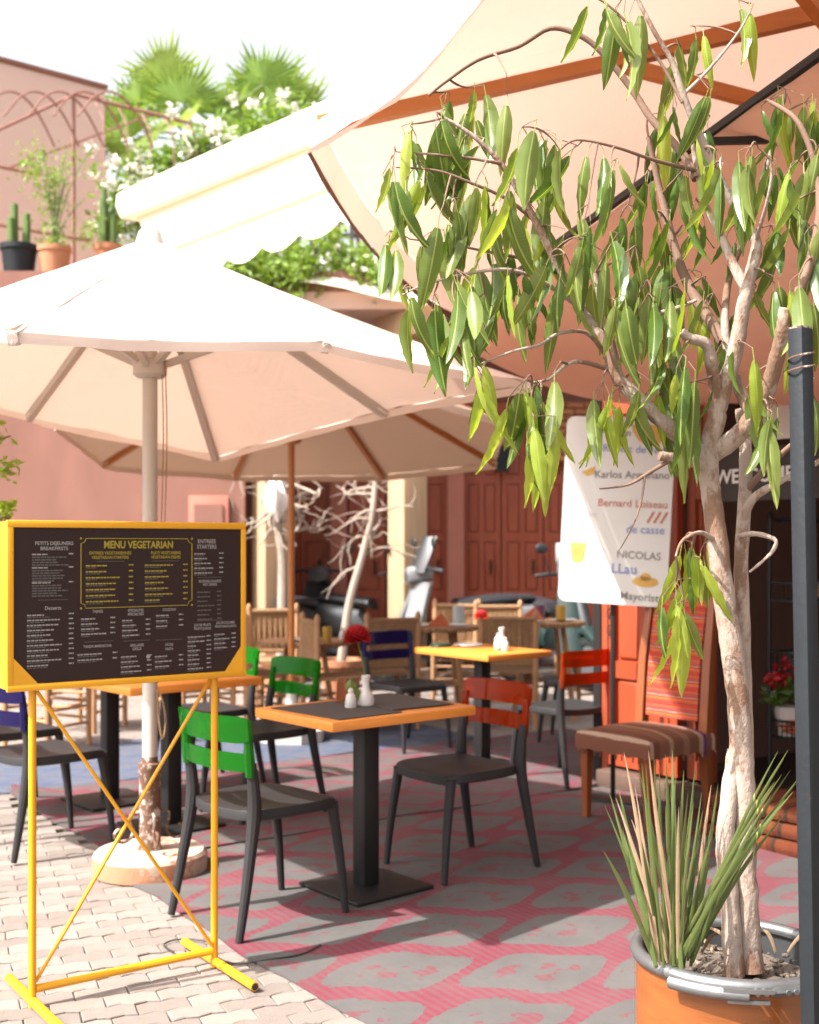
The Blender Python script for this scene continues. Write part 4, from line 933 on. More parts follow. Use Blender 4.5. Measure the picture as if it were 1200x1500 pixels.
# ------------------------------------------------------------------ steel post, drum pot, tree
sp = thing('steel_post', 'dark square steel post standing beside the drum planter and tree', 'post', (.895, 2.63, 0))
def lean(mb): mb.xf(Matrix.Rotation(R(33), 4, 'Z')); mb.v = [(x-.0178*z, y+.002*z, z) for x, y, z in mb.v]; return mb
lean(MB().box(-.0195, .0195, -.0195, .0195, 0, 1.9, ch=.004)).build('tube', 'steel_grey', sp, ang=30)
lean(MB().box(-.017, .017, -.017, .017, 1.899, 1.903)).build('open_end', 'rust_iron', sp)
lean(MB().box(-.06, .06, -.06, .06, 0, .012)).build('base_plate', 'steel_grey', sp)
MB().tube(smooth_path([(-.033+.028*math.cos(q*.9), .028*math.sin(q*.9), 1.79+.004*q) for q in range(16)], 2), .0022, 5).build('tie_wire', 'rust_iron', sp)

PC = Vector((.802, 2.956, 0)); RZ, RR = .42, .252
po = thing('drum_planter', 'orange drum cut down as a planter with a zinc clamp ring', 'planter', PC)
MB().lathe([(.225, 0), (.232, .01), (.236, .14), (.24, .145), (.24, .155), (.237, .16), (.239, RZ-.01)], 56, cap=False).build('drum', 'pot_orange', po)
MB().lathe([(.232, RZ-.005), (.23, .3), (.22, .02), (.01, .02)], 56, cap=False).build('liner', 'pot_inside', po)
pr = [(RR-.016+.0155*math.cos(R(a))*1.15, RZ-.004+.0165*math.sin(R(a))) for a in range(-150, 211, 30)]
MB().lathe(pr, 72, cap=False).build('clamp_ring', 'zinc', po)
lv = MB()
def ringp(a, r, z): return Vector((math.cos(R(a))*r, math.sin(R(a))*r, z))
lever = MB().tube([ringp(a, RR+.012, RZ-.014) for a in range(222, 265, 4)], .0135, 10, flat=1.1).build('clamp_lever', 'zinc', po)
MB().tube([ringp(a, RR+.02, RZ-.002) for a in range(250, 278, 4)], .006, 4).build('lever_strap', 'zinc', lever)
MB().tube([ringp(a, RR+.014, RZ-.028) for a in range(252, 274, 4)], .006, 4).build('lever_strap', 'zinc', lever)
for a in (266, 270, 281, 285, 289): MB().tube([ringp(a, RR-.002, RZ-.006), ringp(a, RR+.022, RZ-.006)], .0065, 8).build('rivet', 'zinc', lever)
MB().tube([ringp(a, RR+.008, RZ-.006) for a in range(274, 300, 4)], .0115, 6).build('ring_joint', 'zinc', lever)
rs = random.Random(4)
def soilf(a, b):
    r_ = .231*b; t_ = a*2*math.pi
    x, y = math.cos(t_)*r_, math.sin(t_)*r_
    return Vector((x, y, .345+.02*(1-b)+.010*math.sin(x*37+1)*math.sin(y*31)+.004*math.sin(x*90)*math.cos(y*80)))
MB().grid(soilf, 40, 14).build('soil', 'soil', po)
mb = MB()
for _ in range(220):
    a = rs.uniform(0, 6.28); r_ = .22*math.sqrt(rs.random()); s_ = rs.uniform(.003, .009)
    mb.ball((math.cos(a)*r_, math.sin(a)*r_, .356+rs.uniform(-.004, .008)), s_, 5, (1.3, .9, .7))
tag(mb.build('pebbles', 'soil', po, False), kind='stuff')

tree = thing('potted_tree', 'pale barked fig tree with long drooping leaves growing in the drum planter', 'tree', PC+Vector((0, 0, .34)))
def pxr(r, d=2.96): return r/F*d
BR = []                                    # branch points for hanging the leaf clusters
def branch(name, pts, r0, r1, m='bark', sub=5, knob=.0, reg=True, n=12):
    pp = smooth_path([P(*p) for p in pts], sub); k = len(pp); rr_ = random.Random(len(BR)+3)
    rad = [pxr(r0+(r1-r0)*(i/(k-1))**.85)*(1+rr_.uniform(-knob, knob)) for i in range(k)]
    jit = [Vector((rr_.gauss(0, 1), rr_.gauss(0, 1), 0))*rad[i]*knob*.6 for i in range(k)]
    pp = [p+j for p, j in zip(pp, jit)]
    if reg: BR.extend((p, r) for p, r in zip(pp, rad))
    return at0(MB().tube(pp, rad, n), tree).build(name, m, tree, ang=60)
D0 = 2.95
branch('trunk', [(1100, 1425, 2.94), (1094, 1340, 2.95), (1090, 1250, 2.96), (1090, 1180, 2.96), (1086, 1100, 2.96), (1081, 1020, 2.95), (1072, 950, 2.95), (1062, 880, 2.95), (1052, 800, 2.95), (1044, 740, 2.95), (1038, 690, 2.95), (1040, 655, 2.95), (1050, 610, 2.95), (1054, 582, 2.95)], 19, 13, knob=.05, reg=False, n=18)
branch('trunk', [(1076, 1430, 2.92), (1070, 1340, 2.93), (1063, 1250, 2.94), (1066, 1180, 2.95), (1078, 1100, 2.97)], 15, 12, knob=.06, reg=False, n=14)
branch('trunk', [(1092, 1150, 2.99), (1092, 1040, 3.01), (1088, 920, 3.01), (1086, 820, 3.01), (1091, 730, 3.02), (1092, 660, 3.03), (1086, 600, 3.05)], 12, 9, knob=.05, reg=False, n=14)
branch('branch', [(1036, 690, 2.95), (1015, 655, 2.94), (985, 630, 2.93), (955, 603, 2.92), (918, 568, 2.93), (902, 548, 2.93), (884, 500, 2.94), (850, 452, 2.95), (828, 410, 2.93), (795, 345, 2.90), (766, 290, 2.88), (730, 235, 2.87), (690, 197, 2.86), (650, 172, 2.86)], 15, 2.2, knob=.05)
branch('branch', [(908, 555, 2.93), (895, 500, 2.9), (880, 445, 2.88), (872, 400, 2.87)], 7, 3, knob=.04)
branch('branch', [(1052, 588, 2.95), (1043, 540, 2.92), (1036, 505, 2.90), (1012, 496, 2.89), (998, 486, 2.89)], 10, 6.5, knob=.08)
branch('branch', [(1054, 590, 2.95), (1072, 535, 2.94), (1084, 480, 2.93), (1092, 432, 2.92), (1104, 385, 2.92), (1108, 355, 2.93), (1090, 322, 2.93), (1060, 272, 2.92), (1028, 205, 2.90), (1002, 142, 2.88), (985, 92, 2.87), (955, 40, 2.86), (925, -20, 2.85)], 13, 2.6, knob=.05)
branch('branch', [(1096, 425, 2.92), (1078, 395, 2.95), (1056, 345, 2.97), (1036, 305, 2.98), (1022, 255, 3.0), (1012, 190, 3.0)], 9, 3, knob=.05)
branch('branch', [(1042, 665, 2.96), (1078, 640, 2.93), (1105, 608, 2.90), (1128, 560, 2.86), (1140, 515, 2.82), (1148, 478, 2.79), (1151, 452, 2.78)], 15, 9, knob=.06)
branch('branch', [(1104, 612, 2.92), (1085, 575, 2.97), (1068, 520, 3.0), (1062, 470, 3.02), (1070, 400, 3.06), (1100, 330, 3.08), (1125, 240, 3.08), (1150, 140, 3.05)], 10, 2.2, knob=.05)
branch('branch', [(1020, 262, 3.0), (1000, 225, 3.03), (955, 175, 3.06), (925, 130, 3.08), (880, 75, 3.08), (845, 50, 3.08), (805, 42, 3.08), (760, 68, 3.07), (700, 88, 3.06), (650, 122, 3.05), (628, 140, 3.05)], 7, 2, 'twig_brown', knob=.04)
branch('branch', [(1060, 500, 3.02), (1010, 420, 3.1), (985, 350, 3.14), (965, 270, 3.16), (950, 200, 3.15)], 10, 4, 'twig_brown', knob=.05)
branch('branch', [(1140, 520, 2.84), (1165, 440, 2.82), (1185, 390, 2.82), (1200, 320, 2.83), (1196, 250, 2.85), (1170, 180, 2.86), (1130, 150, 2.9)], 9, 3, 'twig_brown', knob=.05)
branch('branch', [(1092, 720, 3.02), (1110, 700, 3.0), (1150, 660, 2.98), (1210, 610, 2.95)], 7, 3, 'twig_brown', knob=.05)
branch('branch', [(1088, 760, 3.01), (1104, 730, 2.97), (1130, 712, 2.95), (1165, 694, 2.94), (1230, 660, 2.92)], 7, 3.5, knob=.08)
branch('branch', [(1084, 785, 2.98), (1108, 782, 2.95), (1136, 792, 2.93), (1128, 812, 2.93), (1098, 838, 2.93)], 4.5, 2, knob=.15, reg=False)
branch('branch', [(1030, 682, 2.93), (1000, 672, 2.90), (965, 668, 2.88)], 8, 6.5, knob=.08, reg=False)
branch('twig', [(985, 672, 2.89), (955, 690, 2.88), (925, 708, 2.86), (900, 714, 2.85), (878, 716, 2.85)], 4, 1, 'twig_brown', reg=False, n=6)
branch('twig', [(945, 698, 2.87), (938, 740, 2.87), (925, 775, 2.86), (905, 810, 2.86)], 2, .7, 'twig_brown', reg=False, n=6)
branch('branch', [(880, 505, 2.94), (930, 470, 2.90), (990, 452, 2.88), (1020, 440, 2.88)], 5, 2.5, knob=.05)
branch('twig', [(888, 520, 2.94), (860, 488, 2.9), (820, 488, 2.87), (790, 505, 2.86), (750, 515, 2.85), (700, 535, 2.85)], 4, 1.3, knob=.05, n=7)
branch('twig', [(890, 540, 2.93), (840, 530, 2.88), (805, 555, 2.86), (780, 560, 2.85)], 4, 1.5, n=7)
branch('twig', [(842, 445, 2.95), (790, 410, 2.9), (740, 395, 2.86), (680, 402, 2.84), (620, 418, 2.83), (590, 432, 2.83)], 4, 1.2, n=7)
branch('twig', [(780, 320, 2.9), (740, 290, 2.86), (690, 268, 2.83), (640, 250, 2.82), (580, 245, 2.82)], 3.5, 1.2, 'twig_brown', n=7)
branch('twig', [(735, 240, 2.87), (690, 232, 2.84), (620, 225, 2.83), (580, 222, 2.83)], 3, 1.2, n=7)
branch('twig', [(820, 400, 2.93), (770, 380, 2.97), (720, 370, 3.0), (670, 360, 3.0), (600, 350, 3.0)], 3.5, 1.2, 'twig_brown', n=7)
branch('twig', [(1020, 250, 3.0), (960, 235, 2.95), (900, 215, 2.9), (845, 205, 2.88), (820, 220, 2.88)], 3.5, 1.2, 'twig_brown', n=7)
branch('twig', [(1000, 140, 2.88), (1040, 100, 2.87), (1080, 50, 2.86), (1100, 15, 2.86)], 3, 1.2, n=7)
branch('twig', [(1000, 150, 2.88), (960, 80, 2.9), (900, 15, 2.9), (870, -5, 2.9)], 3, 1.4, 'twig_brown', n=7)
branch('twig', [(1045, 790, 2.94), (1025, 780, 2.86), (1000, 792, 2.82), (990, 815, 2.81)], 4, 1.6, n=7)
branch('twig', [(1108, 350, 2.92), (1125, 290, 2.85), (1130, 240, 2.83), (1110, 215, 2.82)], 3, 1.2, n=7)
def leaf_mesh(name, Lf, Wf, curl, fold, m):
    def fn(a, b):
        x = (a-.5)*2; t = b; wd = Wf/2*max(.02, math.sin(math.pi*min(1, (.03+.97*t)**.82)))**.75*(1-.25*t)
        tw = .5*curl*t
        X = x*wd; Y = curl*Lf*t*t*.8+fold*abs(x)*wd+.0025*math.sin(t*22+x*2)*abs(x)
        return (X*math.cos(tw)-Y*math.sin(tw)*.3, Y, -.022-Lf*t*(1-.12*abs(curl)*t))
    mb = MB().grid(fn, 4, 10)
    mb.tube([(0, 0, .004), (0, .001, -.012), (0, .0, -.026)], .0011, 4)
    return mb.mesh(name, m, True, 80)
LV = [leaf_mesh('leaf', .170, .043, .4, .55, 'leaf_green'), leaf_mesh('leaf', .180, .047, -.35, .45, 'leaf_green'), leaf_mesh('leaf', .150, .039, .7, .7, 'leaf_green'), leaf_mesh('leaf', .185, .036, .2, .85, 'leaf_green'), leaf_mesh('leaf', .11, .03, .5, .5, 'leaf_green')]
LY = [leaf_mesh('leaf', .15, .030, .5, .6, 'leaf_young'), leaf_mesh('leaf', .17, .037, .3, .45, 'leaf_young')]
CL = """600 182 4|578 226 4|612 240 4|572 338 3|640 168 4|655 135 3|695 128 5|742 108 1|688 196 5|706 250 4|664 290 4|636 338 4|650 300 3|724 300 3
765 186 3|790 192 4|752 262 4|778 300 3|816 250 4|846 214 3|872 205 2|896 238 4|800 330 4|740 360 4|700 372 4|668 395 4|590 424 2|636 430 4|668 448 4
710 430 4|752 395 5|790 410 4|828 372 4|862 300 4|850 350 4|905 342 2|920 300 4|880 400 4|902 440 5|930 360 5|948 410 4|962 310 4|690 524 4|712 540 2|770 556 5
790 562 5|782 610 4|800 640 3|822 530 1|884 560 4|908 566 4|935 545 3|950 430 3|978 372 5|985 420 4|1000 330 4|988 470 3|1010 395 3|1034 405 1|985 210 4|1000 250 4
868 -8 3|918 -10 3|930 0 2|1012 38 2|998 70 2|1020 110 2|955 168 3|1040 170 4|985 130 3|1095 5 3|1050 220 4|1020 290 3|1100 215 5|1128 228 5|1085 262 4|1060 240 3
1150 130 5|1180 150 5|1120 150 3|1196 220 5|1170 235 5|1155 300 4|1190 330 5|1130 330 4|1172 400 4|1120 400 3|1108 420 3|1085 500 3|1060 500 4|1000 520 4|970 500 4
1110 545 3|1135 585 3|1125 600 2|1000 596 3|1012 560 4|985 560 3|1045 430 3|1000 792 4|1012 815 3|990 850 4|1002 880 4|1030 800 2|1075 330 3|950 250 3|1190 480 3|1200 420 3|1185 560 3"""
rt = random.Random(17); twm = MB(); n_obj = 0; rest = MB(); allL = []
for row in CL.replace('\n', '|').split('|'):
    x, y, n = [int(q) for q in row.split()]
    c0 = P(x, y, 2.95)
    best = min(BR, key=lambda q: ((q[0].x-c0.x)**2+(q[0].z-c0.z)**2)+.0*q[0].y)
    d = best[0].y+rt.uniform(-.16, .12); d = min(max(d, 2.72), 3.25); c0 = P(x, y, d)
    if (best[0]-c0).length > .012:
        mid = best[0].lerp(c0, .55)+Vector((rt.uniform(-.015, .015), rt.uniform(-.02, .02), rt.uniform(-.01, .035)*min(1, (best[0]-c0).length*12)))
        twm.tube(bez(best[0], mid, c0, 6), [min(best[1]*.8, .0034)]*3+[.0025]*2+[.0018]*2, 6)
    yg = (y > 500 and x < 840) or y > 780 or (x > 870 and 540 < y < 580 and x < 915)
    if n > 2 and x > 1030 and y < 620: n -= 1
    for k in range(n):
        off = Vector((rt.gauss(0, .018), rt.gauss(0, .03), rt.uniform(-.05, .008)))
        p = c0+off
        if off.length > .01: twm.tube([c0+Vector((0, 0, .001)), c0+off*.5+Vector((0, 0, .003)), p+Vector((0, 0, .002))], .0012, 4)
        me = rt.choice(LY) if (yg and rt.random() < .75) or rt.random() < .12 else rt.choice(LV)
        out = math.atan2(off.y-.2, off.x)+math.pi/2+rt.uniform(-1.2, 1.2)
        s_ = rt.uniform(.62, 1.22)
        allL.append((p, me, (rt.gauss(.05, .16), rt.gauss(0, .15), out), s_))
tm = Matrix.Translation(-tree.location)
order = sorted(range(len(allL)), key=lambda i: allL[i][0].y/allL[i][3])
for q, i in enumerate(order):
    p, me, rot, s_ = allL[i]
    if q < 300: link('leaf', me, tree, p-tree.location, rot, (s_*rt.uniform(.9, 1.15), s_, s_))
    else:
        mt = Matrix.Translation(p-tree.location) @ Euler(rot).to_matrix().to_4x4() @ Matrix.Scale(s_, 4)
        rest.add([mt @ v.co for v in me.vertices], [tuple(f.vertices) for f in me.polygons])
if rest.v: tag(rest.build('leaf_mass', 'leaf_green', tree, True, 80), kind='stuff')
tag(at0(twm, tree).build('twigs', 'twig_brown', tree, ang=60), kind='stuff')

# spiky plant in the same pot
yu = thing('spiky_plant', 'clump of narrow upright palm blades with dry tips in the drum planter', 'plant', PC+Vector((0, 0, .34)))
ry = random.Random(8)
def blade(x0, y0, x1, y1, d0, d1, w_, m, bend):
    a, b = P(x0, y0, d0), P(x1, y1, d1); mid = a.lerp(b, .5)+Vector((bend, 0, .03)); c = bez(a, mid, b, 8); mb = MB()
    side = (b-a).cross(Vector((ry.uniform(-.4, .4), 1, 0))).normalized()
    for i, p in enumerate(c):
        t = i/8; ww = w_*(.45+.55*math.sin(math.pi*min(1, .15+t*.75)))*(1-t**5*.92)*.5; n_2 = (b-a).cross(side).normalized()
        mb.v += [tuple(p-side*ww), tuple(p+n_2*ww*.35), tuple(p+side*ww)]
    mb.f += [(i*3+k, i*3+k+1, (i+1)*3+k+1, (i+1)*3+k) for i in range(8) for k in range(2)]
    return at0(mb, yu).build('blade', m, yu, ang=80)
tips = [(892, 1158), (886, 1180), (905, 1150), (914, 1102), (930, 1150), (940, 1118), (950, 1100), (946, 1120), (958, 1108), (966, 1130), (975, 1105), (985, 1098), (990, 1135), (1002, 1128), (1008, 1160), (1018, 1125), (1028, 1160), (1042, 1150), (1052, 1148), (1050, 1175), (960, 1170), (975, 1180), (990, 1190), (945, 1190), (925, 1200), (1010, 1190), (1000, 1210), (1030, 1185), (940, 1230), (970, 1230), (912, 1215), (1020, 1230)]
tips += [(x+ry.uniform(-16, 16), y+ry.uniform(10, 90)) for x, y in tips[::3]]
for i, (x, y) in enumerate(tips):
    bx0 = 985+(x-975)*.22+ry.uniform(-14, 14); dd = 2.86+ry.uniform(-.07, .07)
    blade(bx0, 1415+ry.uniform(-8, 6), x, y, dd, dd+ry.uniform(-.08, .1), .011*ry.uniform(.6, 1.25), 'blade_green' if ry.random() < .87 else 'blade_dry', ry.uniform(-.012, .012))
for i, (x, y) in enumerate([(1155, 1098), (1148, 1112), (1140, 1100), (1168, 1146), (1170, 1140), (1162, 1160), (1150, 1170), (1130, 1165), (1158, 1128), (1120, 1205), (1145, 1135), (1135, 1145), (1128, 1190), (1152, 1190)]):
    blade(1005+ry.uniform(-14, 10), 1405+ry.uniform(-6, 6), x, y, 2.83+ry.uniform(-.03, .03), 2.74+ry.uniform(-.05, .05), .013*ry.uniform(.7, 1.15), 'blade_green', ry.uniform(-.03, -.005))
for k in range(9):
    x = 1010+k*18; blade(x, 1395, x+ry.uniform(-70, 60), 1370+ry.uniform(-30, 15), 2.93, 2.87+ry.uniform(-.05, .15), .010, 'blade_dry' if k % 3 else 'blade_green', ry.uniform(-.02, .02))

# ------------------------------------------------------------------ rustic woven chairs and round tables
def woven():
    D = []
    def add(n_, mb, m): D.append((n_, mb.mesh(n_, m), ))
    for s in (-1, 1):
        add('leg', MB().tube([(s*.2, .2, 0), (s*.2, .2, .46)], [.02, .022], 9), 'raw_wood')
        add('leg', MB().lathe([(.02, 0), (.023, .4), (.024, .82), (.018, .84), (.026, .87), (.02, .9), (.004, .92)], 9, (s*.21, -.2, 0)), 'raw_wood')
    mb = MB()
    for z in (.16, .28):
        for s in (-1, 1): mb.tube([(s*.2, -.2, z), (s*.2, .2, z)], .012, 7)
        mb.tube([(-.2, .2, z+.03), (.2, .2, z+.03)], .012, 7); mb.tube([(-.2, -.2, z+.05), (.2, -.2, z+.05)], .012, 7)
    add('stretcher', mb, 'raw_wood')
    mb = MB()
    for k in range(17): x = -.2+k*.025; mb.tube([(x, -.2, .44), (x, 0, .43), (x, .21, .44)], .0135, 6)
    add('rope_seat', mb, 'rope_weave')
    mb = MB()
    for k in range(17): x = -.192+k*.024; mb.tube([(x, -.205, .5), (x, -.2+.006*(k % 2), .68), (x, -.205, .85)], .0135, 6)
    mb.tube([(-.21, -.2, .85), (.21, -.2, .85)], .022, 8); mb.tube([(-.21, -.2, .5), (.21, -.2, .5)], .018, 8)
    add('woven_back', mb, 'rope_weave'); return D
WD = woven()
def wchair(x, y, ang, where):
    t = thing('woven_chair', 'rustic wooden chair with woven rope back '+where, 'chair', (x, y, .0), R(ang-90), 'rustic woven chairs')
    for n_, me in WD: link(n_, me, t)
def X(px, d): return (px-600)/F*d
wchair(X(562, 9.35), 9.35, 112, 'turned away beside the leaning bare tree'); wchair(X(405, 10.3), 10.3, 285, 'behind the round table with the purple cup')
wchair(X(372, 9.2), 9.2, 40, 'beside the yellow menu board'); wchair(X(745, 9.5), 9.5, 85, 'turned away behind the coral flower')
wchair(X(668, 11.2), 11.2, 265, 'in front of the white scooter'); wchair(X(735, 11.0), 11.0, 275, 'in front of the panelled red doors'); wchair(X(862, 10.4), 10.4, 200, 'under the lower edge of the white sign')
wchair(X(70, 8.5), 8.5, 60, 'by the pink wall behind the purple chair'); wchair(X(128, 9.3), 9.3, 250, 'seen through the menu board stand'); wchair(X(285, 8.9), 8.9, 130, 'behind the pale metal parasol pole'); wchair(X(490, 8.95), 9.05, 20, 'beside the slim timber parasol pole')
def rtable(x, y, h, r, label):
    t = thing('round_table', label, 'table', (x, y, 0), R(20), 'rustic round tables')
    MB().lathe([(r*.92, h-.04), (r, h-.03), (r, h-.004), (r*.985, h), (.001, h)], 32).build('table_top', 'raw_wood', t)
    mb = MB()
    for k in range(36): a = R(10*k); mb.tube([(math.cos(a)*r*1.0, math.sin(a)*r*1.0, h-.035), (math.cos(a)*r*1.0, math.sin(a)*r*1.0, h-.002)], .016, 6)
    tag(mb.build('cane_rim', 'rope_weave', t), kind='stuff')
    for k in range(4): a = R(90*k+30); MB().tube([(math.cos(a)*r*.9, math.sin(a)*r*.9, 0), (math.cos(a)*r*.55, math.sin(a)*r*.55, h-.03)], [.026, .022], 8).build('leg', 'raw_wood', t)
    mb = MB()
    for k in range(4): a, b = R(90*k+30), R(90*k+120); mb.tube([(math.cos(a)*r*.77, math.sin(a)*r*.77, h*.35), (math.cos(b)*r*.77, math.sin(b)*r*.77, h*.35)], .012, 6)
    mb.build('stretcher', 'raw_wood', t); return t
ra = rtable(X(447, 9.65), 9.65, .66, .36, 'round cane rimmed table with purple and yellow cups'); rbt = rtable(X(638, 10.1), 10.1, .75, .36, 'round cane rimmed table set with plates and a rust napkin'); rc = rtable(X(797, 9.9), 9.9, .80, .33, 'round cane rimmed table beside the white sign')
def cup(p, h, r, m, label):
    o = MB().lathe([(r*.85, 0), (r, h*.05), (r*1.02, h), (r*.9, h), (r*.85, h*.1), (.001, h*.08)], 16).build('cup', m); o.location = p; tag(o, label, 'cup', 'cups on the round tables')
def onr(t, dx, dy, h): return t.location+Vector((dx, dy, h+.001))
cup(onr(ra, .06, -.2, .66), .11, .035, 'cup_purple', 'purple cup on the round table by the timber parasol pole'); cup(onr(ra, .19, -.17, .66), .12, .036, 'cup_ochre', 'yellow cup on the round table by the timber parasol pole')
plate(onr(ra, .0, -.02, .66), 'pale plate behind the purple cup', .12); plate(onr(rbt, -.15, -.12, .75), 'white plate at the edge of the plate table by the bare tree', .11); plate(onr(rbt, .17, -.1, .75), 'white plate beside the rust napkin', .11)
plate(onr(rc, -.1, -.16, .80), 'white plate under the bread on the round table by the sign', .11); plate(onr(rc, .16, .0, .80), 'second white plate on the round table by the sign', .11)
cup(onr(rbt, .2, .08, .75), .16, .05, 'glass_cup', 'tall clear glass on the plate table')
cup(onr(rc, -.03, .02, .80), .13, .04, 'cup_purple', 'purple cup on the round table by the white sign'); cup(onr(rc, .12, -.15, .815), .12, .04, 'cup_ochre', 'orange cup on the round table by the white sign')
for tb, h, lb in ((rbt, .75, 'rust napkin folded into a peak on the plate table'), (rc, .815, 'rust napkin folded into a peak on the round table by the sign')):
    o = MB().add([(-.09, -.05, 0), (.1, -.05, 0), (.1, .05, 0), (-.09, .05, 0), (.03, 0, .11), (-.05, .0, .05)], [(3, 2, 1, 0), (0, 1, 4, 5), (1, 2, 4), (2, 3, 5, 4), (3, 0, 5)]).build('napkin', 'napkin_rust', None, False)
    o.location = onr(tb, .02 if tb is rbt else -.12, -.16, h+.004); tag(o, lb, 'napkin')
shaker(onr(ra, .3, .05, .66), 'white shaker on the round table with the yellow cup', .1)

# ------------------------------------------------------------------ bare trees in terracotta pots
def bare_tree(label, base, trunk, seed, n, rad, curly):
    t = thing('bare_tree', label, 'tree', base, 0, 'bare trees in pots'); r2 = random.Random(seed)
    MB().lathe([(.15, 0), (.2, .32), (.225, .32), (.225, .38), (.19, .38), (.18, .33)], 20).build('pot', 'terracotta', t); MB().lathe([(.001, .33), (.19, .33)], 20, cap=False).build('soil', 'soil', t)
    tp = smooth_path([Vector(p)-Vector(base) for p in trunk], 5)
    MB().tube(tp, [rad*(1-.5*i/len(tp)) for i in range(len(tp))], 9).build('trunk', 'pale_branch', t)
    for k in range(n):
        p = tp[int(len(tp)*(.5+.5*k/n))-1]; a = r2.uniform(0, 6.28); L_ = r2.uniform(.28, .6); pts = [p]; dv = Vector((math.cos(a), math.sin(a)*.5, r2.uniform(.2, 1.1))).normalized()
        for q in range(7):
            dv = (dv+Vector((r2.gauss(0, curly), r2.gauss(0, curly*.6), r2.gauss(-curly*.3, curly)))).normalized(); pts.append(pts[-1]+dv*L_/6)
        b_ = MB().tube(smooth_path(pts, 3), [rad*.34*(1-.85*i/21)+.002 for i in range(22)], 6).build('branch', 'pale_branch', t)
        for q in (2, 3, 5):
            if r2.random() < .85:
                d2 = Vector((r2.gauss(0, 1), r2.gauss(0, .5), r2.gauss(.3, .8))).normalized(); tw = [pts[q]]
                for z in range(5): d2 = (d2+Vector((r2.gauss(0, curly), r2.gauss(0, curly), r2.gauss(0, curly)))).normalized(); tw.append(tw[-1]+d2*.07)
                MB().tube(smooth_path(tw, 2), [.0045]*5+[.0035]*4+[.002]*2, 5).build('twig', 'pale_branch', b_)
    return t
b1 = P(412, 800, 11.3); b1.z = 0; bt = bare_tree('pale bare tree with curling twigs and a white bag by the timber parasol pole', b1, [(b1.x, b1.y, .33), P(414, 830, 11.3), P(408, 770, 11.3), P(415, 725, 11.3), P(420, 690, 11.3)], 4, 22, .05, .55)
mb = MB(); r2 = random.Random(2)
mb.grid(lambda a, b: (P(407, 728, 11.15)-b1)+Vector((.10*math.sin(math.pi*b)*math.cos(a*6.283)*(1+.35*math.sin(a*18.85+b*7)), .08*math.sin(math.pi*b)*math.sin(a*6.283)*(1+.3*math.sin(a*25.1+b*5)), -.24+.48*b+.05*math.sin(a*12.57+b*9)*math.sin(math.pi*b))), 22, 10)
mb.xf(Matrix.Translation(b1)); tag(mb.build('white_bag', 'white_bag', None, ang=60), 'crumpled white bag caught in the curling bare tree', 'bag')
b2 = P(500, 800, 11.0); b2.z = 0; bare_tree('pale bare tree leaning beside the sunlit pillar', b2, [(b2.x, b2.y, .33), P(512, 885, 11), P(531, 815, 11), P(546, 750, 11), P(550, 700, 11)], 9, 13, .045, .30)

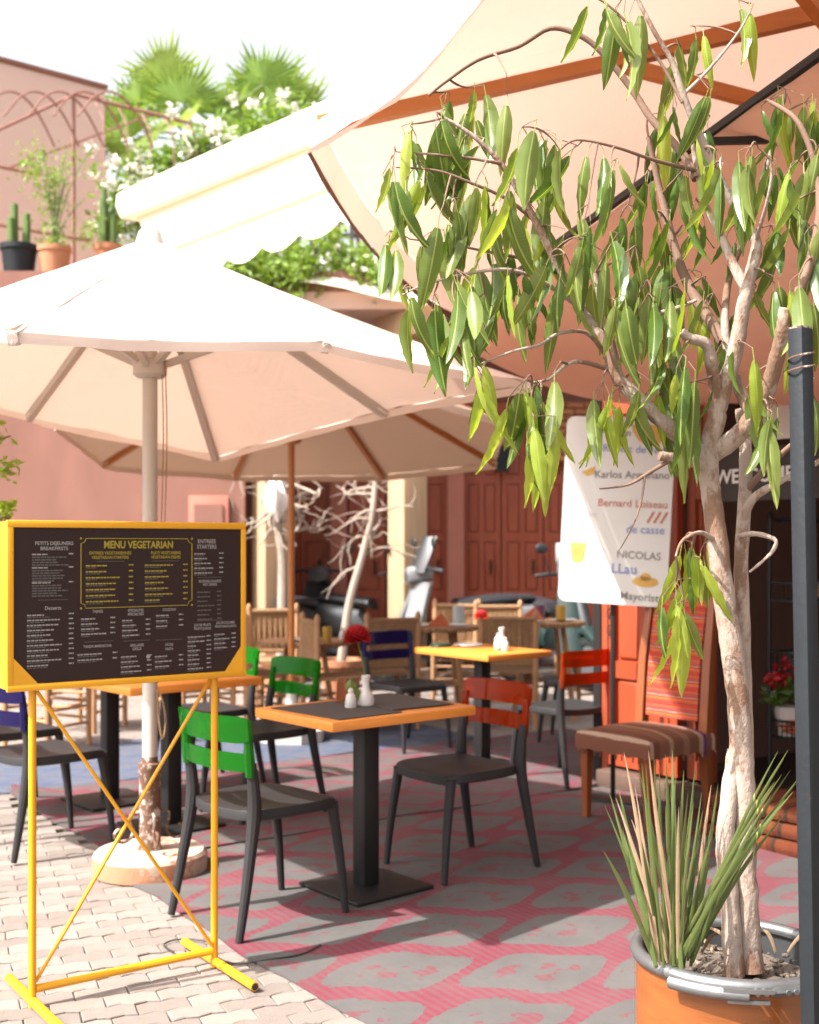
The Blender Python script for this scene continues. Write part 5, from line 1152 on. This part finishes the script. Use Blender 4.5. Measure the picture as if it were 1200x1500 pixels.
# ------------------------------------------------------------------ parked scooters
def scooter(label, x, y, ang, body, shield, screen=True, sc=1.1):
    t = thing('motor_scooter', label, 'scooter', (x, y, 0), R(ang), 'parked scooters'); t.scale = (sc, sc, sc)
    for yy, nm in ((.62, 'front'), (-.58, 'rear')):
        w_ = MB().lathe([(.17, -.05), (.23, -.055), (.25, 0), (.23, .055), (.17, .05)], 24, cap=False).xf(Matrix.Translation((0, yy, .25)) @ Matrix.Rotation(R(90), 4, 'Y')).build('wheel', 'tyre', t)
        MB().lathe([(.03, -.05), (.165, -.035), (.165, .035), (.03, .05)], 16).xf(Matrix.Translation((0, yy, .25)) @ Matrix.Rotation(R(90), 4, 'Y')).build('rim', 'scooter_silver', w_)
    def loft(secs):
        mb = MB(); n = 12
        for (cy, cz, w_, h_) in secs: mb.v += [(w_*math.copysign(abs(math.cos(2*math.pi*k/n))**.7, math.cos(2*math.pi*k/n)), cy, cz+h_*math.copysign(abs(math.sin(2*math.pi*k/n))**.7, math.sin(2*math.pi*k/n))) for k in range(n)]
        mb.f += [(i*n+k, i*n+(k+1) % n, (i+1)*n+(k+1) % n, (i+1)*n+k) for i in range(len(secs)-1) for k in range(n)]+[tuple(range(n-1, -1, -1)), tuple((len(secs)-1)*n+k for k in range(n))]
        return mb
    loft([(-.88, .62, .05, .05), (-.75, .6, .13, .12), (-.4, .55, .17, .18), (-.1, .5, .15, .17), (.0, .42, .12, .1)]).build('rear_body', body, t)
    loft([(-.05, .26, .13, .05), (.2, .26, .14, .05), (.38, .3, .12, .06)]).build('footboard', 'dark_vinyl', t)
    loft([(-.72, .77, .09, .03), (-.4, .76, .15, .05), (.0, .72, .12, .05), (.04, .68, .08, .03)]).build('seat', 'dark_vinyl', t)
    mb = MB().grid(lambda a, b: Vector(((a-.5)*2*(.2-.06*b), .42+.12*(1-(2*a-1)**2)-.17*b+.03, .3+.62*b)), 10, 8); mb.grid(lambda a, b: Vector(((.5-a)*2*(.19-.06*b), .40+.12*(1-(2*a-1)**2)-.17*b+.02, .3+.62*b)), 10, 8); mb.build('front_shield', shield, t)
    loft([(.42, .5, .05, .03), (.6, .54, .09, .04), (.8, .4, .06, .05)]).build('mudguard', shield, t)
    MB().tube([(0, .62, .25), (0, .5, .6), (0, .33, 1.0)], .03, 8).build('fork', 'scooter_silver', t)
    loft([(.24, .98, .1, .05), (.34, 1.0, .13, .09), (.46, .97, .08, .07)]).build('headlamp_cowl', shield, t)
    MB().lathe([(.001, 0), (.055, .0), (.06, -.02)], 14).xf(Matrix.Translation((0, .47, .97)) @ Matrix.Rotation(R(-90), 4, 'X')).build('headlight', 'scooter_silver', t)
    MB().tube([(-.34, .22, 1.02), (-.2, .3, 1.04), (.2, .3, 1.04), (.34, .22, 1.02)], .017, 7).build('handlebar', 'dark_vinyl', t)
    for s in (-1, 1):
        mr = MB().tube([(s*.24, .3, 1.05), (s*.3, .3, 1.22)], .007, 6).build('mirror_stem', 'dark_vinyl', t); MB().ball((s*.32, .3, 1.27), .055, 10, (1.2, .35, .9)).build('mirror', 'dark_vinyl', mr)
    if screen: MB().grid(lambda a, b: Vector(((a-.5)*2*.17*(1-.35*b*b), .44-.03*(2*a-1)**2*3-.14*b, 1.0+.32*b)), 8, 6).build('windscreen', 'dark_vinyl', t)
    MB().box(-.07, .07, -.92, -.87, .55, .63, ch=.015).build('tail_light', 'red_lens', t); MB().box(-.09, .09, -.95, -.94, .36, .48).build('number_plate', 'scooter_white', t)
    for s in (-1, 1): MB().ball((s*.14, -.84, .58), .035, 8).build('indicator', 'amber_lens', t)
    MB().tube([(.15, -.2, .22), (.17, -.8, .3)], [.03, .05], 9).build('exhaust', 'scooter_silver', t)
scooter('white scooter with dark windscreen parked before the red doors', X(668, 12.3), 12.3, 105, 'scooter_white', 'scooter_white', True, 1.15)
scooter('silver scooter parked between the leaning bare tree and the pillar', X(545, 13.3), 13.2, 250, 'scooter_silver', 'dark_vinyl', True, 1.1)
scooter('dark scooter with red tail light parked behind the curling bare tree', X(452, 13.2), 13.2, -15, 'dark_vinyl', 'scooter_silver', False, 1.1)
scooter('dark green scooter parked by the white sign', X(812, 12.3), 12.3, 205, 'scooter_green', 'scooter_green', True, 1.1)
